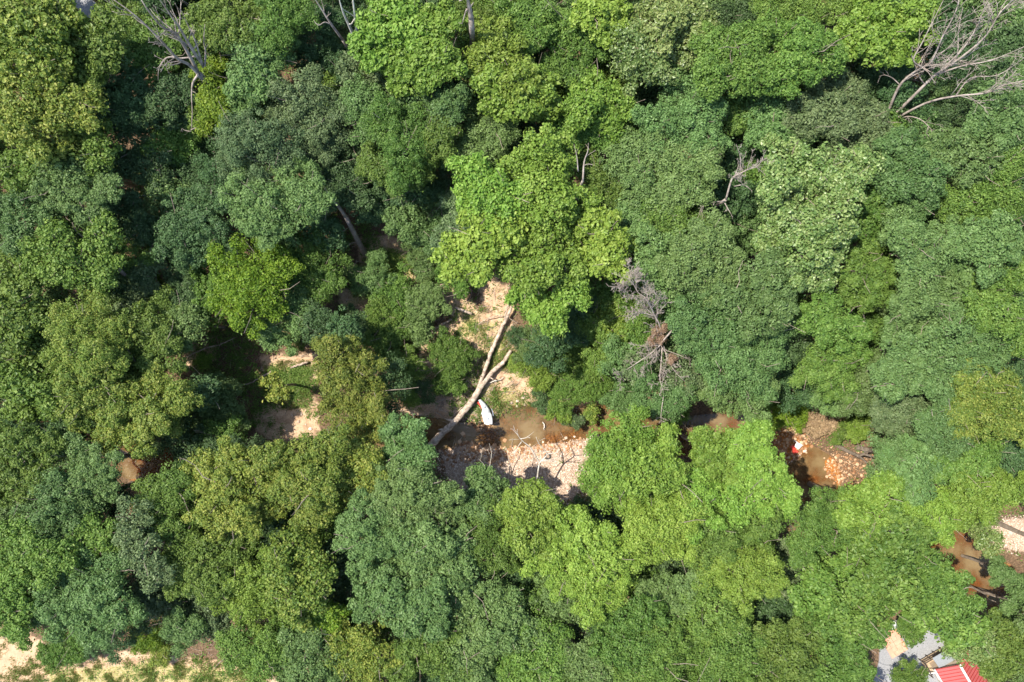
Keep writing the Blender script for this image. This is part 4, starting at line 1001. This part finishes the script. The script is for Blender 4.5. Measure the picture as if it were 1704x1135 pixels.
rocks([(919,722),(927,722),(904,735),(978,731),(985,728),(942,729),(956,727),(992,733)], 'pale rock at the waterline of the gravel bar', 'pale rocks at the gravel bar waterline', COB, .2, .42)
rocks([(770,722),(765,735),(772,726),(795,716),(800,760),(786,748),(823,742),(840,733),(812,756)], 'rust coloured rock in the shaded shallow below the trunk', 'rust coloured rocks in the shallow', COBR, .2, .45)
rocks([(490,690),(500,700),(512,705),(480,715),(505,688),(520,712)], 'pale stone on the sand of the left clearing', 'pale stones in the left clearing', COB, .12, .3)
rocks([(1665,865),(1650,880),(1680,885),(1672,900),(1655,1035),(1662,1030)], 'pale rock on the lower right gravel', 'pale rocks by the lower right pool', COB, .2, .5)

# ------------------------------------------------------------------ undergrowth, weeds, twigs (stuff)
g3 = np.random.default_rng(21)
n = 26000; x = g3.uniform(-76, 76, n); y = g3.uniform(-54, 54, n); keep = np.ones(n, bool)
sx = np.zeros(n)
for p in SAND+DRIVE+[TRACK, BAR, BAR2, BAR3, BAR4, BAR5]: sx = np.maximum(sx, softpoly(x, y, p, 2))
dd, tt = distline(x, y, STREAM); keep = (sx < .3) & ~(inpoly(x, y, PW(OPEN_PX[0])) & (g3.random(n) > .3)) & (dd > np.interp(tt, np.arange(len(STREAM_W)), STREAM_W)+1.2) & (vnoise(x, y, 3, 9) > .42)
x = x[keep]; y = y[keep]; z = ground_z(x, y); m = len(x); K = 16
P = np.stack([x, y, z], 1)[:, None]+np.abs(g3.normal(0, 1, (m, K, 3)))*np.sign(g3.normal(0, 1, (m, K, 3))*np.array([1, 1, 0])+np.array([0, 0, 1]))*np.array([.3, .3, .28])
Nr = np.tile([0, 0, 1.], (m*K, 1)); V = cards(P.reshape(-1, 3), Nr, .22, .6, .5, g3)
vv = np.clip((g3.random((m, 1))*.6+g3.random((m, K))*.5).ravel(), 0, 1)
o = link_mesh('undergrowth', mesh_np('undergrowth', V, np.arange(len(V)).reshape(-1, 4), {'v': vv}), LEAF['G']); tag(o, 'low green undergrowth on the forest floor', 'undergrowth', kind='stuff')
# grass and weeds on the open ground: upright blades
bx = []; 
for p, cnt in zip(GRASS, (9000, 1500, 1000, 3200, 2000, 900, 1800, 1500)):
    q = np.array(p); lo = q.min(0); hi = q.max(0); xx = g3.uniform(lo[0], hi[0], cnt*3); yy = g3.uniform(lo[1], hi[1], cnt*3)
    ok = (softpoly(xx, yy, p, 3) > g3.random(cnt*3)) & (vnoise(xx, yy, 2.3, 13)*.5+vnoise(xx, yy, .8, 15)*.5 > .42+.3*g3.random(cnt*3)); bx.append(np.stack([xx[ok], yy[ok]], 1)[:cnt])
bx = np.vstack(bx); m = len(bx); K = 7; zz = ground_z(bx[:, 0], bx[:, 1])
base = np.concatenate([bx, zz[:, None]], 1)[:, None]+g3.normal(0, 1, (m, K, 3))*np.array([.13, .13, 0])
dirn = g3.normal(0, 1, (m, K, 3))*np.array([.5, .5, 0])+np.array([0, 0, 1.0]); dirn /= np.linalg.norm(dirn, axis=2)[..., None]
ln = g3.uniform(.12, .38, (m, K, 1)); sd_v = np.cross(dirn, [0.3, .5, .1]); sd_v /= np.linalg.norm(sd_v, axis=2)[..., None]
V = np.stack([base-sd_v*.025, base+sd_v*.025, base+dirn*ln+sd_v*.008, base+dirn*ln-sd_v*.008], 2).reshape(-1, 3)
gm = leaf_mat("grass_and_weeds", (.10, .17, .03), (.20, .26, .06), (.42, .38, .16), .3)
o = link_mesh('grass', mesh_np('grass', V, np.arange(len(V)).reshape(-1, 4), {'v': g3.random(m*K)}), gm); tag(o, 'dry and green grass on the sandy clearings', 'grass', kind='stuff')
# weeds: small leaf rosettes on the clearing
wp = []
for p, cnt in ((GRASS[0], 420), (GRASS[1], 80), (GRASS[2], 50), (GRASS[3], 260), (GRASS[4], 170), (GRASS[5], 45), (BAR, 8), (GRASS[6], 80), (SAND[11], 160), (SAND[10], 160), (SAND[5], 90), (PW([(300,560),(430,550),(440,720),(390,700),(330,620)]), 420), (PW([(570,390),(660,380),(720,450),(700,520),(590,530)]), 520), (PW([(690,560),(800,540),(800,700),(690,700)]), 330), (SAND[4], 40), (SAND[9], 60), (SAND[0], 12), (SAND[1], 30)):
    q = np.array(p); lo = q.min(0); hi = q.max(0); xx = g3.uniform(lo[0], hi[0], cnt*3); yy = g3.uniform(lo[1], hi[1], cnt*3)
    ok = (softpoly(xx, yy, p, 4) > g3.random(cnt*3)) & (vnoise(xx, yy, 2.6, 14)*.6+vnoise(xx, yy, .9, 16)*.4 > .38+.25*g3.random(cnt*3)); wp.append(np.stack([xx[ok], yy[ok]], 1)[:cnt])
wp = np.vstack(wp); zz = ground_z(wp[:, 0], wp[:, 1]); m = len(wp); K = 26; sc = g3.uniform(.12, .45, (m, 1, 1))
P = np.concatenate([wp, zz[:, None]], 1)[:, None]+g3.normal(0, 1, (m, K, 3))*sc*np.array([1, 1, .5])+np.array([0, 0, .15])
V = cards(P.reshape(-1, 3), np.tile([0, 0, 1.], (m*K, 1)), .16, .6, .5, g3)
o = link_mesh('weeds', mesh_np('weeds', V, np.arange(len(V)).reshape(-1, 4), {'v': np.clip((g3.random((m, 1))*.6+g3.random((m, K))*.5), 0, 1).ravel()}), LEAF['G']); tag(o, 'leafy weeds scattered over the sand and grass', 'weeds', kind='stuff')
# twig litter and flood debris
mb = MB()
for (x0, y0, x1, y1, cnt) in ((730,630,820,705,330),(700,670,800,725,220),(650,680,760,760,150),(720,460,860,560,120),(780,540,860,660,120),(600,400,720,480,110),(690,560,760,690,110),(560,400,700,520,60),(310,550,530,700,90),(1320,690,1400,725,60),(860,660,1060,700,60),(250,1050,420,1100,60),(780,720,960,790,50)):
    for _ in range(cnt):
        a = random.uniform(x0, x1); b = random.uniform(y0, y1); p = gzp(a, b, .06); an = random.gauss(.75, .7); ln_ = random.uniform(.3, 1.7); d = np.array([math.cos(an), math.sin(an), random.uniform(-.05, .15)])
        mid = p+d*ln_/2+np.array([random.gauss(0, .07), random.gauss(0, .07), .05]); r = random.uniform(.014, .04)
        mb.tube([p, mid, p+d*ln_], [r, r*.9, r*.5], 4)
o = mb.build('twig_litter', LOGM); tag(o, 'dry sticks and twigs littering the banks', 'twigs', kind='stuff')

# ------------------------------------------------------------------ house, deck and yard at the lower right
ROOF = plain("red_metal_roof", (.42, .06, .05), .58, .08, 1.2, spec=1.0)
ROOF.node_tree.nodes["Principled BSDF"].inputs["Coat Weight"].default_value = 1.0; ROOF.node_tree.nodes["Principled BSDF"].inputs["Coat Roughness"].default_value = .62; TRIM = plain("white_trim", (.78, .78, .76), .5, .04)
SIDING = plain("tan_siding", (.42, .33, .24), .7); WOOD = plain("deck_boards", (.42, .31, .20), .8, .18, 5); DARKW = plain("dark_railing_wood", (.06, .045, .035), .7); GREYR = plain("grey_shed_roof", (.22, .24, .26), .7, .1)
A0 = W(1556, 1114, 2.6); u = np.array([.86, -.0, 0]); gdir = np.array([.85, .50, 0]); gdir /= np.linalg.norm(gdir); adir = np.array([.50, -.85, 0]); adir /= np.linalg.norm(adir)
hw, hl, rz, ez = 2.55, 9.0, 4.1, 2.6
root = empty('cabin', (A0[0], A0[1], 0), 'small cabin with a red standing seam roof and white ridge cap', 'cabin')
O = np.array([A0[0], A0[1], 0.])
def loc3(a, l, z): return gdir*a+adir*l+np.array([0, 0, z])
def slab(name, q, th, mat, par):
    q = [np.array(p, float) for p in q]; nn = np.cross(q[1]-q[0], q[3]-q[0]); nn /= np.linalg.norm(nn); nn = nn if nn[2] > 0 else -nn
    m_ = MB(); m_.add(q+[p-nn*th for p in q], [(0, 1, 2, 3), (7, 6, 5, 4), (0, 4, 5, 1), (1, 5, 6, 2), (2, 6, 7, 3), (3, 7, 4, 0)]); return m_.build(name, mat, par)
sl1 = slab('roof_slope', [loc3(0, 0, ez), loc3(hw, 0, rz), loc3(hw, hl, rz), loc3(0, hl, ez)], .08, ROOF, root)
sl2 = slab('roof_slope', [loc3(hw, 0, rz), loc3(2*hw, 0, ez), loc3(2*hw, hl, ez), loc3(hw, hl, rz)], .08, ROOF, root)
for par, (a0, z0_, a1, z1_) in ((sl1, (0, ez, hw, rz)), (sl2, (2*hw, ez, hw, rz))):
    mb = MB(); k = .03
    while k < hl:
        s_ = loc3(a0, k, z0_+.03); e_ = loc3(a1, k, z1_+.03); d = (e_-s_)/np.linalg.norm(e_-s_); mb.box((s_+e_)/2, np.linalg.norm(e_-s_)-.15, .05, .06, d, adir, np.cross(d, adir)); k += .46
    mb.build('seam', plain("roof_seam", (.28, .03, .025), .35), par)
mb = MB(); mb.box(loc3(hw, hl/2, rz+.05), .26, hl+.1, .06, gdir, adir); mb.build('ridge_cap', TRIM, root)
mb = MB(); mb.box(loc3(-.06, hl/2, ez-.03), .10, hl, .12, gdir, adir); mb.build('gutter', TRIM, root)
mb = MB(); wl = [loc3(.35, .35, -.3), loc3(2*hw-.35, .35, -.3), loc3(2*hw-.35, hl-.3, -.3), loc3(.35, hl-.3, -.3)]
top_ = [p+np.array([0, 0, 2.85]) for p in wl]; ap = [loc3(hw, .35, rz-.25), loc3(hw, hl-.3, rz-.25)]
mb.add(wl+top_+ap, [(0, 1, 5, 8, 4), (1, 2, 6, 5), (2, 3, 7, 9, 6), (3, 0, 4, 7)]); mb.build('wall', SIDING, root)
for l_ in (2.2, 5.2):
    mb = MB(); c = loc3(.32, l_, 1.4); mb.box(c, .06, 1.0, 1.1, gdir, adir); wi = mb.build('window', plain("window_glass", (.04, .05, .06), .1), root)
    mb = MB()
    for a_, b_, s1, s2 in ((0, .57, 1.2, .1), (0, -.57, 1.2, .1), (.55, 0, .1, 1.05), (-.55, 0, .1, 1.05)): mb.box(c+adir*a_+np.array([0, 0, b_])-gdir*.03, .08, s1, s2, gdir, adir)
    mb.build('frame', TRIM, wi)
# lean-to at the gable end
slab('lean_to_roof', [loc3(.6, -1.1, 2.15), loc3(3.4, -1.1, 2.15), loc3(3.4, .3, 2.5), loc3(.6, .3, 2.5)], .07, GREYR, root)
# deck
D0 = W(1532, 1099, .6); root = empty('deck', (D0[0], D0[1], 0), 'tan wooden deck with dark railing beside the red roofed cabin', 'deck')
mb = MB(); dl, dw = 3.1, 2.2
for k in range(18):
    mb.box(gdir*dl/2+adir*(k+.5)*dw/18+np.array([0, 0, .55]), dl, dw/18-.012, .04, gdir, adir)
mb.build('deck_boards', WOOD, root)
for a in np.linspace(0, dl, 4):
    for b in (0.05, dw-.05): mb = MB(); mb.box(gdir*a+adir*b+np.array([0, 0, .7]), .1, .1, 1.6, gdir, adir); mb.build('post', DARKW, root)
mb = MB(); mb.box(gdir*dl/2+np.array([0, 0, 1.52]), dl, .12, .06, gdir, adir); mb.box(gdir*dl/2+np.array([0, 0, .8]), dl, .05, .08, gdir, adir); mb.box(adir*dw/2+np.array([0, 0, 1.52]), .12, dw, .06, gdir, adir)
for a in np.arange(.2, dl, .16): mb.box(gdir*a+np.array([0, 0, 1.15]), .04, .04, .68, gdir, adir)
mb.build('railing', DARKW, root)
# white beam at the corner of deck and roof
B0 = W(1543, 1120, 1.2); root = empty('white_beam', B0, 'white painted beam between the deck corner and the cabin roof', 'beam')
mb = MB(); mb.box((.6, .06, .1), 1.25, .12, .14, (1, .06, 0), (-.06, 1, 0)); mb.build('bar', TRIM, root); mb = MB(); mb.box((1.1, .1, -.55), .1, .1, 1.15); mb.build('post', TRIM, root)
# dark planter-like grill stand on the deck
G0 = W(1549, 1108, .6); root = empty('wooden_easel', G0, 'dark wooden A frame standing on the deck corner', 'stand')
mb = MB()
for s_ in (-.25, .25): mb.tube([(s_, -.3, 0), (0, .05, 1.25)], [.045, .04], 6)
mb.tube([(0, .4, 0), (0, .05, 1.25)], [.045, .04], 6); mb.build('leg', DARKW, root); mb = MB(); mb.box((0, -.12, .55), .34, .05, .06); mb.build('rung', DARKW, root)
# terracotta patio of flat slabs
TER = plain("terracotta_paving", (.66, .32, .22), .8, .14, 2)
P0 = W(1486, 1068, .1); root = empty('patio', P0, 'salmon coloured paved patio at the edge of the grey drive', 'patio'); mb = MB()
for i in range(4):
    for j in range(6):
        mb.box(gdir*(i-1.5)*.62+adir*(j-2.5)*.62+np.array([random.gauss(0, .01), 0, .02]), .60, .60, .10, gdir, adir)
mb.build('paving_slabs', TER, root)
T0 = W(1480, 1037, .1); root = empty('garden_table', (T0[0], T0[1], 0.05), 'small white garden table beside the salmon patio', 'table')
mb = MB(); n_ = 20; vs = [(0.62*math.cos(2*math.pi*i/n_), .62*math.sin(2*math.pi*i/n_), z) for z in (.72, .76) for i in range(n_)]
mb.add(vs, [tuple(range(n_))[::-1], tuple(range(n_, 2*n_))]+[(i, (i+1) % n_, n_+(i+1) % n_, n_+i) for i in range(n_)]); mb.build('tabletop', WHITE, root)
for k in range(4):
    a = math.pi/4+k*math.pi/2; mb = MB(); mb.tube([(.42*math.cos(a), .42*math.sin(a), .72), (.52*math.cos(a), .52*math.sin(a), 0)], [.03, .025], 6); mb.build('leg', WHITE, root)
print("OUT trees", nout, "fills", len(groups), "polys", sum(len(m.polygons) for m in bpy.data.meshes))
